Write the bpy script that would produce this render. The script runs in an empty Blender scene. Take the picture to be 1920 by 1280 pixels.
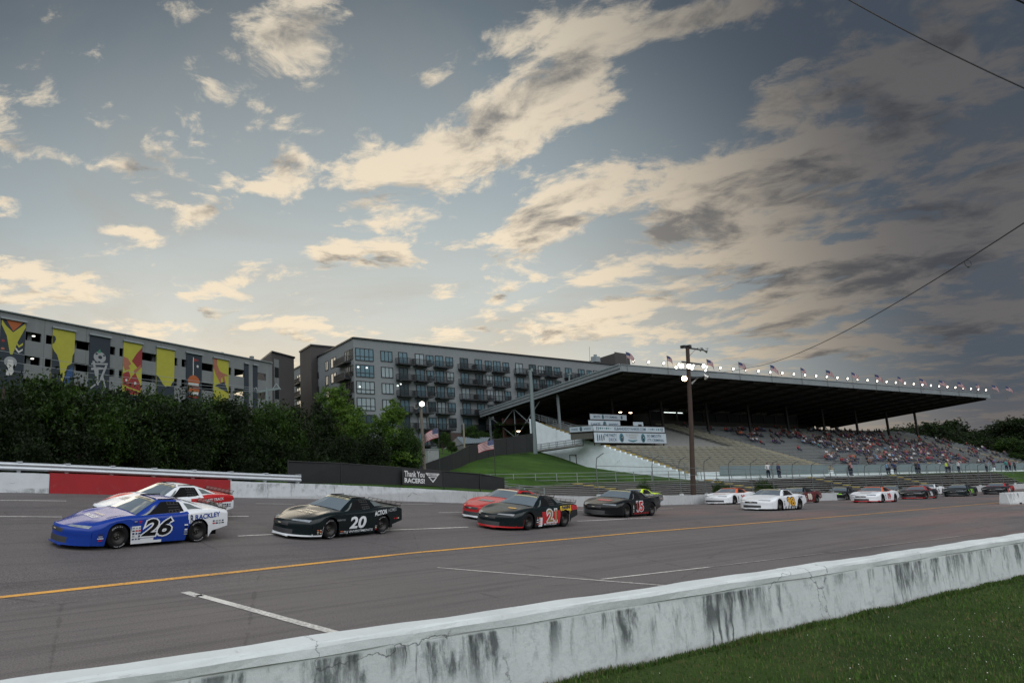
import bpy, bmesh, math, random
import numpy as np
from mathutils import Matrix, Vector, Euler
random.seed(7); np.random.seed(7)
R = math.radians
scn = bpy.context.scene
COL = scn.collection
# ------------------------------------------------------------------ camera
F, PX, PY, EYE = 1262.0, 500.0, 655.0, 2.9
TH, ROLL = math.atan(221.7/1262.0), R(-0.48)
CM = Matrix.Rotation(R(90)+TH, 4, 'X') @ Matrix.Rotation(ROLL, 4, 'Z')
cd = bpy.data.cameras.new('camera'); cam = bpy.data.objects.new('camera', cd); COL.objects.link(cam)
cam.matrix_world = Matrix.Translation((0, 0, EYE)) @ CM
cd.sensor_fit = 'HORIZONTAL'; cd.sensor_width = 36; cd.lens = 36*F/1920
cd.shift_x = (960-PX)/1920; cd.shift_y = -(640-PY)/1920
cd.clip_start = .1; cd.clip_end = 6000
scn.camera = cam
EYEV = Vector((0, 0, EYE)); CM3 = CM.to_3x3()
def ray(x, y):
    return CM3 @ Vector(((x-PX)/F, -(y-PY)/F, -1))
def P(x, y, Y):
    d = ray(x, y); return EYEV + d*(Y/d.y)
def onz(x, y, z):
    d = ray(x, y); return EYEV + d*((z-EYE)/d.z)
def onplane(x, y, p0, n):
    d = ray(x, y); n = Vector(n); return EYEV + d*((Vector(p0)-EYEV).dot(n)/d.dot(n))
# ------------------------------------------------------------------ node helper
class S:
    nt = None
    def __init__(s, k): s.k = k
    def __add__(a, b): return mth('ADD', a, b)
    def __radd__(a, b): return mth('ADD', b, a)
    def __sub__(a, b): return mth('SUBTRACT', a, b)
    def __rsub__(a, b): return mth('SUBTRACT', b, a)
    def __mul__(a, b): return mth('MULTIPLY', a, b)
    def __rmul__(a, b): return mth('MULTIPLY', b, a)
    def __truediv__(a, b): return mth('DIVIDE', a, b)
    def __neg__(a): return mth('MULTIPLY', a, -1.0)
def put(sock, v):
    if isinstance(v, S): S.nt.links.new(v.k, sock)
    elif isinstance(v, (tuple, list)) and len(v) == 3 and sock.type == 'RGBA': sock.default_value = (*v, 1)
    else: sock.default_value = v
def mth(op, a, b=None, c=None, clamp=False):
    n = S.nt.nodes.new('ShaderNodeMath'); n.operation = op; n.use_clamp = clamp
    put(n.inputs[0], a)
    if b is not None: put(n.inputs[1], b)
    if c is not None: put(n.inputs[2], c)
    return S(n.outputs[0])
def smooth(v, lo, hi, a=0.0, b=1.0):
    n = S.nt.nodes.new('ShaderNodeMapRange'); n.interpolation_type = 'SMOOTHSTEP'
    put(n.inputs[0], v); put(n.inputs[1], lo); put(n.inputs[2], hi); put(n.inputs[3], a); put(n.inputs[4], b)
    return S(n.outputs[0])
def mix(f, a, b, mode='MIX'):
    n = S.nt.nodes.new('ShaderNodeMix'); n.data_type = 'RGBA'; n.blend_type = mode
    put(n.inputs[0], f); put(n.inputs[6], a); put(n.inputs[7], b); return S(n.outputs[2])
def vec(x, y, z):
    n = S.nt.nodes.new('ShaderNodeCombineXYZ'); put(n.inputs[0], x); put(n.inputs[1], y); put(n.inputs[2], z); return S(n.outputs[0])
def sep(v):
    n = S.nt.nodes.new('ShaderNodeSeparateXYZ'); put(n.inputs[0], v); return [S(o) for o in n.outputs]
def noise(v, scale=1.0, detail=4.0, rough=.5, dist=0.0):
    n = S.nt.nodes.new('ShaderNodeTexNoise'); put(n.inputs['Vector'], v); put(n.inputs['Scale'], scale)
    put(n.inputs['Detail'], detail); put(n.inputs['Roughness'], rough); put(n.inputs['Distortion'], dist)
    return S(n.outputs[0])
def coord(kind='Object'):
    n = S.nt.nodes.new('ShaderNodeTexCoord'); return S(n.outputs[kind])
# ------------------------------------------------------------------ world : dusk sky with broken clouds
w = bpy.data.worlds.new('World'); scn.world = w; w.use_nodes = True
S.nt = w.node_tree; S.nt.nodes.clear()
D = coord('Generated'); X, Y, Z = sep(D)
Ys = mth('MAXIMUM', Y, .12); gx = X/Ys; gz = Z/Ys
zc = mth('MAXIMUM', Z, 0.0) + .13
q = vec(X/zc, Y/zc, 0.0)
qx, qy = X/zc, Y/zc
w1 = noise(q, 1.6, 4.0, .5); w2 = noise(vec(qx, qy, 7.0), 1.6, 4.0, .5)
wq = vec(qx + (w1-.5)*.35, qy + (w2-.5)*.35, 0.0)
n1 = noise(wq, 2.7, 12.0, .64)
n2 = noise(vec(qx + (w1-.5)*.35 + .035, qy + (w2-.5)*.35 - .07, 0.0), 2.6, 12.0, .60)
n3 = noise(wq, 9.0, 8.0, .62)
BL = [(540,75,105,95,25,1.1),(350,25,75,45,0,.8),(265,312,105,48,0,1.1),(75,285,100,34,-8,.75),(15,385,55,40,0,.7),
 (385,395,62,30,15,.9),(265,438,80,16,-6,.8),(70,512,200,38,-6,.7),(90,560,260,24,0,.5),(550,322,115,52,0,1.1),(745,300,90,120,40,1.0),
 (900,260,150,70,38,1.0),(1060,165,150,75,32,1.1),(1190,175,90,26,28,.9),(1095,60,60,30,10,.7),(1310,45,210,50,14,.95),
 (803,150,38,28,10,1.0),(610,480,44,30,10,.95),(745,486,95,30,-6,.95),(1090,370,190,62,30,1.0),(1000,435,90,50,30,.8),(1225,455,120,36,22,.85),
 (1190,568,120,28,8,.95),(935,555,36,16,20,.8),(1490,190,100,45,25,.85),(1690,110,200,60,20,.75),(1370,335,190,70,28,.9),
 (1620,280,250,60,18,.8),(430,530,45,13,10,.7),(812,552,44,22,10,.7),(1520,540,380,90,8,.8),(400,612,520,26,0,.55),(1030,628,330,26,0,.55),
 (1315,185,26,12,0,.8),(1420,430,200,55,18,.8),(1800,420,240,90,15,.8),(1500,660,400,30,6,.55),(1120,515,90,22,15,.6),(700,400,45,55,70,.8)]
M = None
for (cx, cy, rx, ry, rot, amp) in BL:
    d = ray(cx, cy); u0, v0 = d.x/d.y, d.z/d.y; e = ray(cx+10, cy); k = abs(e.x/e.y-u0)/10
    c, s = math.cos(R(rot)), math.sin(R(rot)); rx *= k*.86; ry *= k*.86
    a = gx*(c/rx) + gz*(s/rx) + (-(u0*c+v0*s)/rx)
    b = gz*(c/ry) + gx*(-s/ry) + (-(v0*c-u0*s)/ry)
    g = mth('EXPONENT', -(a*a + b*b))*amp
    M = g if M is None else M + g
rgt = smooth(gx, .50, 1.15)
dens = M*1.05 + (n1-.5)*5.0 + (n3-.5)*2.3 - .44 + rgt*.45
alpha = smooth(dens, -.15, .52)
relief = (n1-n2)*9.0
thick = smooth(dens*.8 - relief*1.05 + (n3-.5)*1.0, .05, 2.0)
left = smooth(gx + gz*.20, .42, 1.12, 1.0, 0.0)
low = mth('EXPONENT', mth('MAXIMUM', gz, 0.0)*(-3.6))
cen = mth('EXPONENT', -((gx-.10)*(gx-.10)*1.6))
gg = gz + (1.0-cen)*.18
clear = mix(smooth(gg, .92, .30), (.120,.155,.190), (.40,.47,.50))
clear = mix(smooth(gg, .46, .20), clear, (.60,.63,.60))
clear = mix(smooth(gg, .25, .07)*.9, clear, (.84,.69,.48))
clear = mix(left, (.070,.088,.115), clear)
sky = S.nt.nodes.new('ShaderNodeTexSky'); sky.sky_type = 'NISHITA'; sky.sun_disc = False
sky.sun_elevation = R(7); sky.sun_rotation = R(-14); sky.altitude = 150; sky.dust_density = 2.0
nis = mix(1.0, S(sky.outputs[0]), (.003,.003,.003), 'MULTIPLY')
clear = mix(1.0, clear, nis, 'ADD')
lit = mix(left, (.170,.160,.155), mix(low, (.82,.72,.57), (1.08,.90,.64)))
shd = mix(left, (.064,.067,.075), mix(low, (.22,.225,.23), (.50,.43,.34)))
cloud = mix(thick, lit, shd)
cloud = mix(rgt*.38, cloud, (.076,.083,.098))
veil = smooth(noise(q, 1.1, 6.0, .6, .6), .40, .72)*.40
clear = mix(veil, clear, mix(left, (.115,.112,.115), mix(low, (.30,.30,.29), (.80,.66,.46))))
front = mix(alpha, clear, cloud)
hz = smooth(gz, -.01, .14, 1.0, 0.0)
front = mix(1.0, front, mix(smooth(gg, .35, 1.0), (.88,.875,.87), (.68,.70,.72)), 'MULTIPLY')
front = mix(hz*.35, front, mix(left, (.22,.175,.150), (.95,.74,.50)))
back = mix(smooth(Z, .08, .50), (.13,.145,.14), (1.65,1.75,1.88))
back = mix(smooth(noise(q, 1.2, 5.0), .4, .65)*smooth(Z, .1, .4)*.6, back, (1.95,1.90,1.85))
wc = mix(smooth(Y, .12, -.12), front, back)
wc = mix(smooth(Z, -.02, -.06), wc, (.05,.05,.045))
bg = S.nt.nodes.new('ShaderNodeBackground'); put(bg.inputs[0], wc); bg.inputs[1].default_value = 1.0
wo = S.nt.nodes.new('ShaderNodeOutputWorld'); S.nt.links.new(bg.outputs[0], wo.inputs[0])
w.cycles.sampling_method = 'MANUAL'; w.cycles.sample_map_resolution = 512
# ------------------------------------------------------------------ sun (low, veiled, behind the buildings at the left)
sl = bpy.data.lights.new('sun', 'SUN'); sl.energy = .5; sl.angle = R(38); sl.color = (1, .84, .64)
so = bpy.data.objects.new('sun', sl); COL.objects.link(so)
so.rotation_euler = Vector((-math.sin(R(-14)), -math.cos(R(-14)), -math.tan(R(13)))).to_track_quat('-Z', 'Y').to_euler()
scn.view_settings.view_transform = 'Standard'; scn.view_settings.look = 'None'
scn.view_settings.exposure = .16; scn.view_settings.gamma = 1
# ------------------------------------------------------------------ object helpers
def tag(o, label=None, cat=None, group=None, kind=None):
    if label: o['label'] = label
    if cat: o['category'] = cat
    if group: o['group'] = group
    if kind: o['kind'] = kind
    return o
class MB:
    def __init__(s): s.v, s.f, s.m, s.mats, s.sm = [], [], [], [], []
    def mi(s, mat):
        if mat not in s.mats: s.mats.append(mat)
        return s.mats.index(mat)
    def face(s, pts, mat, sm=False):
        b = len(s.v); s.v += [tuple(p) for p in pts]; s.f.append(tuple(range(b, b+len(pts)))); s.m.append(s.mi(mat)); s.sm.append(sm)
    def raw(s, vs, fs, mat, sm=False):
        b = len(s.v); s.v += [tuple(p) for p in vs]; k = s.mi(mat)
        for f in fs: s.f.append(tuple(b+i for i in f)); s.m.append(k); s.sm.append(sm)
    def box(s, c, size, mat, ax=None):
        c = Vector(c); a = [Vector(k) for k in (ax or ((1,0,0),(0,1,0),(0,0,1)))]
        h = [a[i]*(size[i]/2) for i in range(3)]
        p = [c + h[0]*x + h[1]*y + h[2]*z for z in (-1,1) for y in (-1,1) for x in (-1,1)]
        s.raw(p, [(0,2,3,1),(4,5,7,6),(0,1,5,4),(2,6,7,3),(0,4,6,2),(1,3,7,5)], mat)
    def beam(s, a, b, wd, ht, mat, up=(0,0,1)):
        a, b = Vector(a), Vector(b); d = b-a; L = d.length; d.normalize(); sd = d.cross(Vector(up))
        if sd.length < 1e-4: sd = d.cross(Vector((1,0,0)))
        sd.normalize(); u = sd.cross(d)
        s.box((a+b)/2, (L, wd, ht), mat, (d, sd, u))
    def tube(s, pts, r, mat, n=8, r2=None, cap=True):
        pts = [Vector(p) for p in pts]; rings = []; N = len(pts)
        for i, p in enumerate(pts):
            d = (pts[min(i+1,N-1)]-pts[max(i-1,0)]).normalized()
            a = d.cross(Vector((0,0,1)));
            if a.length < .05: a = d.cross(Vector((1,0,0)))
            a.normalize(); b = d.cross(a); rr = r if r2 is None else r+(r2-r)*i/(N-1)
            rings.append([p + a*math.cos(2*math.pi*k/n)*rr + b*math.sin(2*math.pi*k/n)*rr for k in range(n)])
        vs = [v for rg in rings for v in rg]; fs = []
        for i in range(N-1):
            for k in range(n): fs.append((i*n+k, i*n+(k+1)%n, (i+1)*n+(k+1)%n, (i+1)*n+k))
        s.raw(vs, fs, mat, True)
        if cap: s.raw(rings[0], [tuple(range(n))[::-1]], mat); s.raw(rings[-1], [tuple(range(n))], mat)
    def lathe(s, c, axis, prof, mat, n=16, sm=True):
        c = Vector(c); ax = Vector(axis).normalized(); a = ax.cross(Vector((0,0,1)))
        if a.length < .05: a = ax.cross(Vector((1,0,0)))
        a.normalize(); b = ax.cross(a); vs = []; fs = []
        for (t, r) in prof:
            for k in range(n): vs.append(c + ax*t + a*math.cos(2*math.pi*k/n)*r + b*math.sin(2*math.pi*k/n)*r)
        for i in range(len(prof)-1):
            for k in range(n): fs.append((i*n+k, i*n+(k+1)%n, (i+1)*n+(k+1)%n, (i+1)*n+k))
        s.raw(vs, fs, mat, sm)
    def grid(s, nu, nv, fn, mat, sm=True, skip=None, mfn=None):
        vs = [fn(i, j) for i in range(nu) for j in range(nv)]; b = len(s.v); s.v += [tuple(p) for p in vs]
        for i in range(nu-1):
            for j in range(nv-1):
                if skip and skip(i, j): continue
                q_ = [i*nv+j, (i+1)*nv+j, (i+1)*nv+j+1, i*nv+j+1]
                mm = mfn(i, j) if mfn else mat
                if mm is None: continue
                s.f.append(tuple(b+k for k in q_)); s.m.append(s.mi(mm)); s.sm.append(sm)
    def mesh(s, name, org=None):
        me = bpy.data.meshes.new(name)
        v = np.array(s.v, dtype=float).reshape(-1, 3)
        if org is not None: v = v - np.array(org)
        me.from_pydata(v.tolist(), [], s.f)
        for m in s.mats: me.materials.append(m)
        me.polygons.foreach_set('material_index', s.m); me.polygons.foreach_set('use_smooth', s.sm); me.update()
        return me
    def build(s, name, parent=None, org=None, merge=False):
        me = s.mesh(name, org)
        if merge:
            bm = bmesh.new(); bm.from_mesh(me); bmesh.ops.remove_doubles(bm, verts=bm.verts, dist=1e-4)
            bmesh.ops.recalc_face_normals(bm, faces=bm.faces); bm.to_mesh(me); bm.free()
        o = bpy.data.objects.new(name, me); COL.objects.link(o)
        if parent: o.parent = parent
        elif org is not None: o.location = org
        return o
class Thing:
    def __init__(s, name, label, cat, base=(0,0,0), group=None, rz=0):
        s.base = Vector(base); s.o = bpy.data.objects.new(name, None); COL.objects.link(s.o)
        s.o.location = s.base; s.o.rotation_euler.z = rz; s.o.empty_display_size = .3
        tag(s.o, label, cat, group); s.local = False
    def part(s, name, mb, parent=None, label=None, merge=False):
        o = mb.build(name, parent or s.o, None if s.local else s.base, merge)
        if label: o['label'] = label
        return o
def copy_tree(o, parent=None):
    c = o.copy(); COL.objects.link(c)
    if parent: c.parent = parent
    for ch in list(o.children): copy_tree(ch, c)
    return c
# ------------------------------------------------------------------ materials
def mat(name, col, rough=.7, metal=0, var=.12, sc=3.0, bump=0.0, bsc=40.0, spec=None, emit=None, estr=1.0, alpha=None, dirt=0.0, dcol=(.05,.045,.04), coat=0):
    m = bpy.data.materials.new(name); m.use_nodes = True; nt = m.node_tree; S.nt = nt
    b = nt.nodes['Principled BSDF']; c = coord()
    base = col
    if var:
        k = noise(c, sc, 6.0, .6)
        base = mix(1.0, base, mix(k, tuple([1-var*1.6]*3), tuple([1+var*1.2]*3)), 'MULTIPLY')
    if dirt:
        d = smooth(noise(c, sc*2.3, 8.0, .65), .62-.15*dirt, .72)
        base = mix(d*min(1, dirt), base, dcol)
    put(b.inputs['Base Color'], base); b.inputs['Roughness'].default_value = rough; b.inputs['Metallic'].default_value = metal
    if spec is not None: b.inputs['Specular IOR Level'].default_value = spec
    if coat: b.inputs['Coat Weight'].default_value = coat; b.inputs['Coat Roughness'].default_value = .04
    if bump:
        n = nt.nodes.new('ShaderNodeBump'); put(n.inputs['Height'], noise(c, bsc, 4.0)); n.inputs['Strength'].default_value = bump; n.inputs['Distance'].default_value = .02
        nt.links.new(n.outputs[0], b.inputs['Normal'])
    if emit: put(b.inputs['Emission Color'], emit); b.inputs['Emission Strength'].default_value = estr
    if alpha is not None: b.inputs['Alpha'].default_value = alpha
    return m
MT = {}
def cm(col, rough=.6, **k):
    key = (tuple(round(c, 3) for c in col), rough, tuple(sorted(k.items())))
    if key not in MT: MT[key] = mat('paint', col, rough, **k)
    return MT[key]
# ------------------------------------------------------------------ text (made first, while the scene is small)
GL = {}
def glyph(txt, shear=0.0, off=0.0, bold=1):
    key = (txt, shear, off)
    if key in GL: return GL[key]
    cu = bpy.data.curves.new('t', 'FONT'); cu.body = txt; cu.size = 1; cu.shear = shear; cu.offset = off; cu.resolution_u = 3
    cu.align_x = 'CENTER'; cu.align_y = 'CENTER'
    o = bpy.data.objects.new('t', cu); COL.objects.link(o)
    dg = bpy.context.evaluated_depsgraph_get(); me = bpy.data.meshes.new_from_object(o.evaluated_get(dg))
    vs = np.array([v.co[:] for v in me.vertices]) if len(me.vertices) else np.zeros((0,3)); fs = [tuple(p.vertices) for p in me.polygons]
    bpy.data.objects.remove(o); bpy.data.curves.remove(cu); bpy.data.meshes.remove(me)
    if len(vs):
        lo, hi = vs.min(0), vs.max(0)
        if off == 0.0 or True: vs = vs - (lo+hi)/2
    GL[key] = (vs, fs); return GL[key]
def text(mb, txt, fn, wd, ht, mt, shear=0.0, off=.012, base=None):
    """put txt in a wd x ht rectangle; fn maps (x, y) in metres to a 3-D point"""
    v, f = glyph(txt, shear, off); v0 = v if base is None else glyph(txt, shear, base)[0]
    if not len(v): return
    ex = v0.max(0)-v0.min(0); sx, sy = wd/ex[0], ht/ex[1]
    mb.raw([fn(p[0]*sx, p[1]*sy) for p in v], f, mt)
# ------------------------------------------------------------------ track surface
TT, NN = Vector((.857, .515, 0)), Vector((-.515, .857, 0))
SK = [-120, -30, 4, 15, 26, 45, 95, 200, 400]; UK = [10, 16, 18.2, 20.5, 24, 27.5, 31, 33]
ZT = [[0,0,.75,1.05,1.5,1.95,2.35,2.5],[0,0,.75,1.05,1.5,1.95,2.35,2.5],[0,0,.6,.88,1.3,1.68,2.04,2.2],[0,0,.3,.54,.91,1.19,1.48,1.6],
 [0,0,.2,.38,.63,.78,1.0,1.1],[0,0,0,.05,.05,.0,-.1,-.1],[-.4,-.45,-.5,-.55,-.75,-.9,-1.05,-1.05],[-.8,-1,-1,-1.1,-1.2,-1.3,-1.4,-1.4],[-.8,-1,-1,-1.1,-1.2,-1.3,-1.4,-1.4]]
ZT = np.array(ZT)
_sa = np.arange(-120, 400.1, 1.0); _ua = np.arange(-80, 34.1, .5)
_zr = np.array([[np.interp(u, UK, row) for u in _ua] for row in ZT])
_zg = np.stack([np.interp(_sa, SK, _zr[:, j]) for j in range(len(_ua))], 1)
def _blur(a, n, ax):
    k = np.ones(n)/n; p = n//2
    a = np.moveaxis(a, ax, 0); b = np.concatenate([np.repeat(a[:1], p, 0), a, np.repeat(a[-1:], p, 0)])
    return np.moveaxis(sum(b[i:i+len(a)]*k[i] for i in range(n)), 0, ax)
_zg = _blur(_blur(_blur(_zg, 9, 0), 7, 0), 3, 1)
def tz(s, u):
    a = min(max(s+120, 0), len(_sa)-1.001); b = min(max((u+80)/.5, 0), len(_ua)-1.001); i, j = int(a), int(b); a -= i; b -= j
    return float(_zg[i,j]*(1-a)*(1-b)+_zg[i+1,j]*a*(1-b)+_zg[i,j+1]*(1-a)*b+_zg[i+1,j+1]*a*b)
def su(p): return p[0]*TT.x+p[1]*TT.y, p[0]*NN.x+p[1]*NN.y
def W(s, u, dz=0.0): p = TT*s+NN*u; return Vector((p.x, p.y, tz(s, u)+dz))
def ontrack(x, y):
    d = ray(x, y); t0 = 3.0; p = None
    for i in range(4000):
        p = EYEV + d*t0; s, u = su(p)
        if p.z <= tz(s, u): break
        t0 *= 1.002
    return p
wa = math.atan2(.47, .88); wd_ = Vector((math.cos(wa), math.sin(wa), 0)); wn = Vector((-wd_.y, wd_.x, 0))
w0 = onz(1920, 1083, 0.0); w0 = w0 - wd_*((w0.dot(wd_))) ; # foot of the perpendicular from the camera
def inner_u(s):
    t = (s-w0.dot(TT))/wd_.dot(TT); return (w0+wd_*t).dot(NN)+.18
# asphalt
m = bpy.data.materials.new('asphalt'); m.use_nodes = True; S.nt = nt = m.node_tree; b = nt.nodes['Principled BSDF']; c = coord()
x_, y_, z_ = sep(c); s_ = x_*.857+y_*.515; u_ = x_*-.515+y_*.857
cs = vec(s_*.05, u_*.9, 0.0)
grain = noise(c, 28.0, 5.0, .75); big = noise(c, .22, 5.0, .6); strk = noise(cs, 1.6, 7.0, .65); strk2 = noise(vec(s_*.02, u_*3.2, 1.0), 1.5, 5.0, .6)
col = mix(big, (.100,.092,.093), (.150,.137,.136))
groove = smooth(u_, 16.2, 17.2)
col = mix(groove*.35, col, (.075,.070,.072))
col = mix(smooth(strk, .48, .68)*.6, col, (.068,.062,.064))
col = mix(smooth(strk2, .52, .68)*.5, col, (.058,.054,.056))
col = mix(smooth(noise(c, .9, 6.0, .7), .58, .72)*.22, col, (.185,.165,.160))
red = smooth(s_, 25., 50.)*smooth(noise(vec(s_*.08, u_*.35, 4.0), 1.0, 4.0), .42, .62)
col = mix(red*.40, col, (.215,.130,.112))
col = mix(1.0, col, mix(smooth(grain, .25, .78), (.46,.46,.47), (1.62,1.58,1.53)), 'MULTIPLY')
vo = nt.nodes.new('ShaderNodeTexVoronoi'); vo.feature = 'DISTANCE_TO_EDGE'; put(vo.inputs['Vector'], c + 0.0 if False else c); vo.inputs['Scale'].default_value = .16
crk = smooth(S(vo.outputs[0]) + (noise(c, 1.2, 6.0, .7)-.5)*.05, .0, .004, 1.0, 0.0)
col = mix(crk*.40, col, (.035,.032,.032))
put(b.inputs['Base Color'], col); put(b.inputs['Roughness'], smooth(big, .3, .7, .62, .80)); b.inputs['Specular IOR Level'].default_value = .35
n = nt.nodes.new('ShaderNodeBump'); put(n.inputs['Height'], noise(c, 60.0, 3.0, .7)); n.inputs['Strength'].default_value = .5; n.inputs['Distance'].default_value = .012
nt.links.new(n.outputs[0], b.inputs['Normal']); ASPH = m
mb = MB()
sv = list(np.arange(-60, 120, 1.0))+list(np.arange(120, 301, 6.0)); uv = [3, 5, 8, 11, 14]+list(np.arange(15, 31.6, .5))
mb.grid(len(sv), len(uv), lambda i, j: W(sv[i], max(uv[j], inner_u(sv[i])+.01*j) if j else inner_u(sv[i])), ASPH)
tag(mb.build('race_track', merge=False), kind='structure')
def gap(p, lo, hi): return lo + (hi-lo)*p
# painted lines
def line_mat(name, col, wear):
    m = bpy.data.materials.new(name); m.use_nodes = True; S.nt = nt = m.node_tree; b = nt.nodes['Principled BSDF']; c = coord()
    wr = smooth(noise(c, 14.0, 6.0, .7) + (noise(c, .5, 3.0)-.5)*.5, .5-wear*.25, .72-wear*.2)
    put(b.inputs['Base Color'], mix(wr*(.35+wear*.6), col, (.10,.092,.090))); b.inputs['Roughness'].default_value = .65; return m
YEL = line_mat('yellow_line_paint', (.66,.33,.06), .35); WLN = line_mat('white_line_paint', (.62,.60,.56), .45); WFA = line_mat('faded_line_paint', (.40,.37,.35), .8)
def strip(name, a, b_, wd, mt, dz=.010, n=None):
    a, b_ = Vector(a), Vector(b_); L = (b_-a).length; n = n or max(2, int(L/1.0)); d = (b_-a).normalized(); sd = Vector((-d.y, d.x, 0))
    mb = MB()
    def fn(i, j):
        p = a.lerp(b_, i/n) + sd*(wd*(j-.5)); s, u = su(p); return Vector((p.x, p.y, tz(s, u)+dz))
    mb.grid(n+1, 2, fn, mt); tag(mb.build(name), kind='structure')
yl = [ontrack(*p) for p in ((0,1120),(440,1073),(780,1036),(1200,998),(1600,966),(1780,950))]
a0 = yl[0]+(yl[0]-yl[1]).normalized()*12
pts = [a0]+yl+[yl[-1]+(yl[-1]-yl[-2]).normalized()*60]
mb = MB(); PTS = []
for i in range(len(pts)-1):
    for k in range(12): PTS.append(pts[i].lerp(pts[i+1], k/12))
def yfn(i, j):
    p = PTS[i]; d = (PTS[min(i+1,len(PTS)-1)]-PTS[max(i-1,0)]); d.normalize(); q_ = p+Vector((-d.y, d.x, 0))*(.13*(j-.5)); s, u = su(q_)
    return Vector((q_.x, q_.y, tz(s, u)+.012))
mb.grid(len(PTS), 2, yfn, YEL); tag(mb.build('yellow_line'), kind='structure')
for (a, b_, wd, mt) in [((347,1110),(374,1118),.26,WLN),((372,1116),(650,1192),.24,WLN),((820,1064),(905,1071),.11,WLN),((905,1071),(1262,1099),.10,WLN),
    ((1128,1086),(1330,1063),.09,WLN),((1330,1063),(1545,1037),.08,WFA),((1550,1036),(1840,1000),.07,WFA),((1543,1035),(1592,1038),.09,WFA),
    ((-60,968),(116,969),.12,WLN),((424,968),(466,968),.12,WLN),((-60,938),(124,939),.11,WLN),((480,944),(553,945),.11,WLN),((748,945),(812,945),.11,WLN),
    ((446,1005),(512,1002),.12,WLN),((724,994),(878,988),.12,WLN),((822,961),(880,960),.12,WLN),((1083,977),(1222,970.5),.12,WLN),((1082,956.5),(1098,956),.12,WLN),
    ((1238,954),(1262,953),.12,WLN),((1383,949),(1398,948),.12,WFA),((1505,943.5),(1554,941),.12,WFA),((1700,936),(1760,934),.12,WFA)]:
    strip('white_line', ontrack(*a), ontrack(*b_), wd, mt)
# ------------------------------------------------------------------ foreground wall
def white_wall_mat(name, base, stain, sc=(1.5, .32), flat=False):
    m = bpy.data.materials.new(name); m.use_nodes = True; S.nt = nt = m.node_tree; b = nt.nodes['Principled BSDF']; c = coord()
    x, y, z = sep(c)
    k = noise(c, 1.1, 8.0, .65)
    col = mix(k, tuple(v*.72 for v in base), tuple(v*1.12 for v in base))
    wv = x + (noise(c, 2.5, 4.0)-.5)*.16
    st = noise(vec(wv*sc[0], 0.0, z*sc[1]), 1.9, 7.0, .68); lowf = noise(vec(x*.45, 0.0, 5.0), 1.0, 2.0)
    fade = smooth(z + (noise(vec(x*2.2, 0.0, 2.0), 1.0, 4.0)-.5)*1.3, .05, .85)
    side = smooth(z, .845, .80)
    a = smooth(st + (lowf-.5)*.45, .475, .65)*fade*side
    col = mix(a*stain, col, (.045,.055,.055))
    a2 = smooth(noise(vec(wv*5.0, 0.0, z*.5), 1.7, 8.0, .7) + (lowf-.5)*.5, .56, .70)*side
    col = mix(a2*stain*.9, col, (.050,.060,.060))
    pits = smooth(noise(c, 24.0, 6.0, .75), .63, .70)
    col = mix(pits*.45*stain, col, (.09,.10,.10))
    sm = smooth(noise(c, 3.4, 8.0, .72), .50, .66)*side
    col = mix(sm*.45*stain, col, (.20,.24,.24))
    vo = nt.nodes.new('ShaderNodeTexVoronoi'); vo.feature = 'DISTANCE_TO_EDGE'; put(vo.inputs['Vector'], vec(x + (noise(c, 3.0, 5.0, .7)-.5)*.5, 0.0, z*.8+(noise(c, 4.0, 4.0)-.5)*.3)); vo.inputs['Scale'].default_value = .42
    cr = smooth(S(vo.outputs[0]), .0, .0045, 1.0, 0.0)*smooth(noise(c, .6, 2.0), .48, .55)
    col = mix(cr*.8, col, (.05,.05,.05))
    bl = smooth(noise(vec(wv*1.3, 0.0, z*.55), 1.5, 8.0, .66) + (lowf-.5)*.4, .545, .65)*side*smooth(z, .18, .5)
    col = mix(bl*stain*.9, col, (.075,.088,.088))
    rub = smooth(noise(vec(x*.7, 0.0, z*14.0), 1.6, 7.0, .7), .60, .70)*smooth(z, .80, .9)
    col = mix(rub*.5*stain, col, (.16,.15,.15))
    lo = smooth(z + (noise(c, 6.0, 5.0)-.5)*.25, .16, .0)
    col = mix(lo*.6*stain, col, (.17,.15,.13))
    put(b.inputs['Base Color'], col); b.inputs['Roughness'].default_value = .75
    n = nt.nodes.new('ShaderNodeBump'); put(n.inputs['Height'], noise(c, 9.0, 8.0, .7)); n.inputs['Strength'].default_value = .45; n.inputs['Distance'].default_value = .03
    nt.links.new(n.outputs[0], b.inputs['Normal']); return m
WW = white_wall_mat('stained_white_paint', (.61,.645,.64), 1.0)
wa = math.atan2(.47, .88); wd_ = Vector((math.cos(wa), math.sin(wa), 0)); wn = Vector((-wd_.y, wd_.x, 0))

mb = MB(); H, TK = 1.0, .30
prof = [(0,-.15),(0,H-.16),(-.015,H-.14),(-.02,H-.05),(0,H-.012),(.02,H),(TK-.02,H),(TK,H-.02),(TK,-.15)]
xs = np.arange(-14, 100, .35)
def jit(x, k): return .006*math.sin(x*1.7+k*2.1)+.005*math.sin(x*4.3+k)+.004*math.sin(x*.6+1.3*k)
mb.grid(len(xs), len(prof), lambda i, j: (xs[i], prof[j][0]+jit(xs[i], j)*.9, prof[j][1]+(jit(xs[i], j+3) if 1 < j < 8 else 0)), WW, sm=False)
o = mb.build('concrete_wall'); o.location = w0; o.rotation_euler.z = wa
tag(o, 'low white concrete wall with black streaks and stains beside the infield grass', 'wall')
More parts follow.
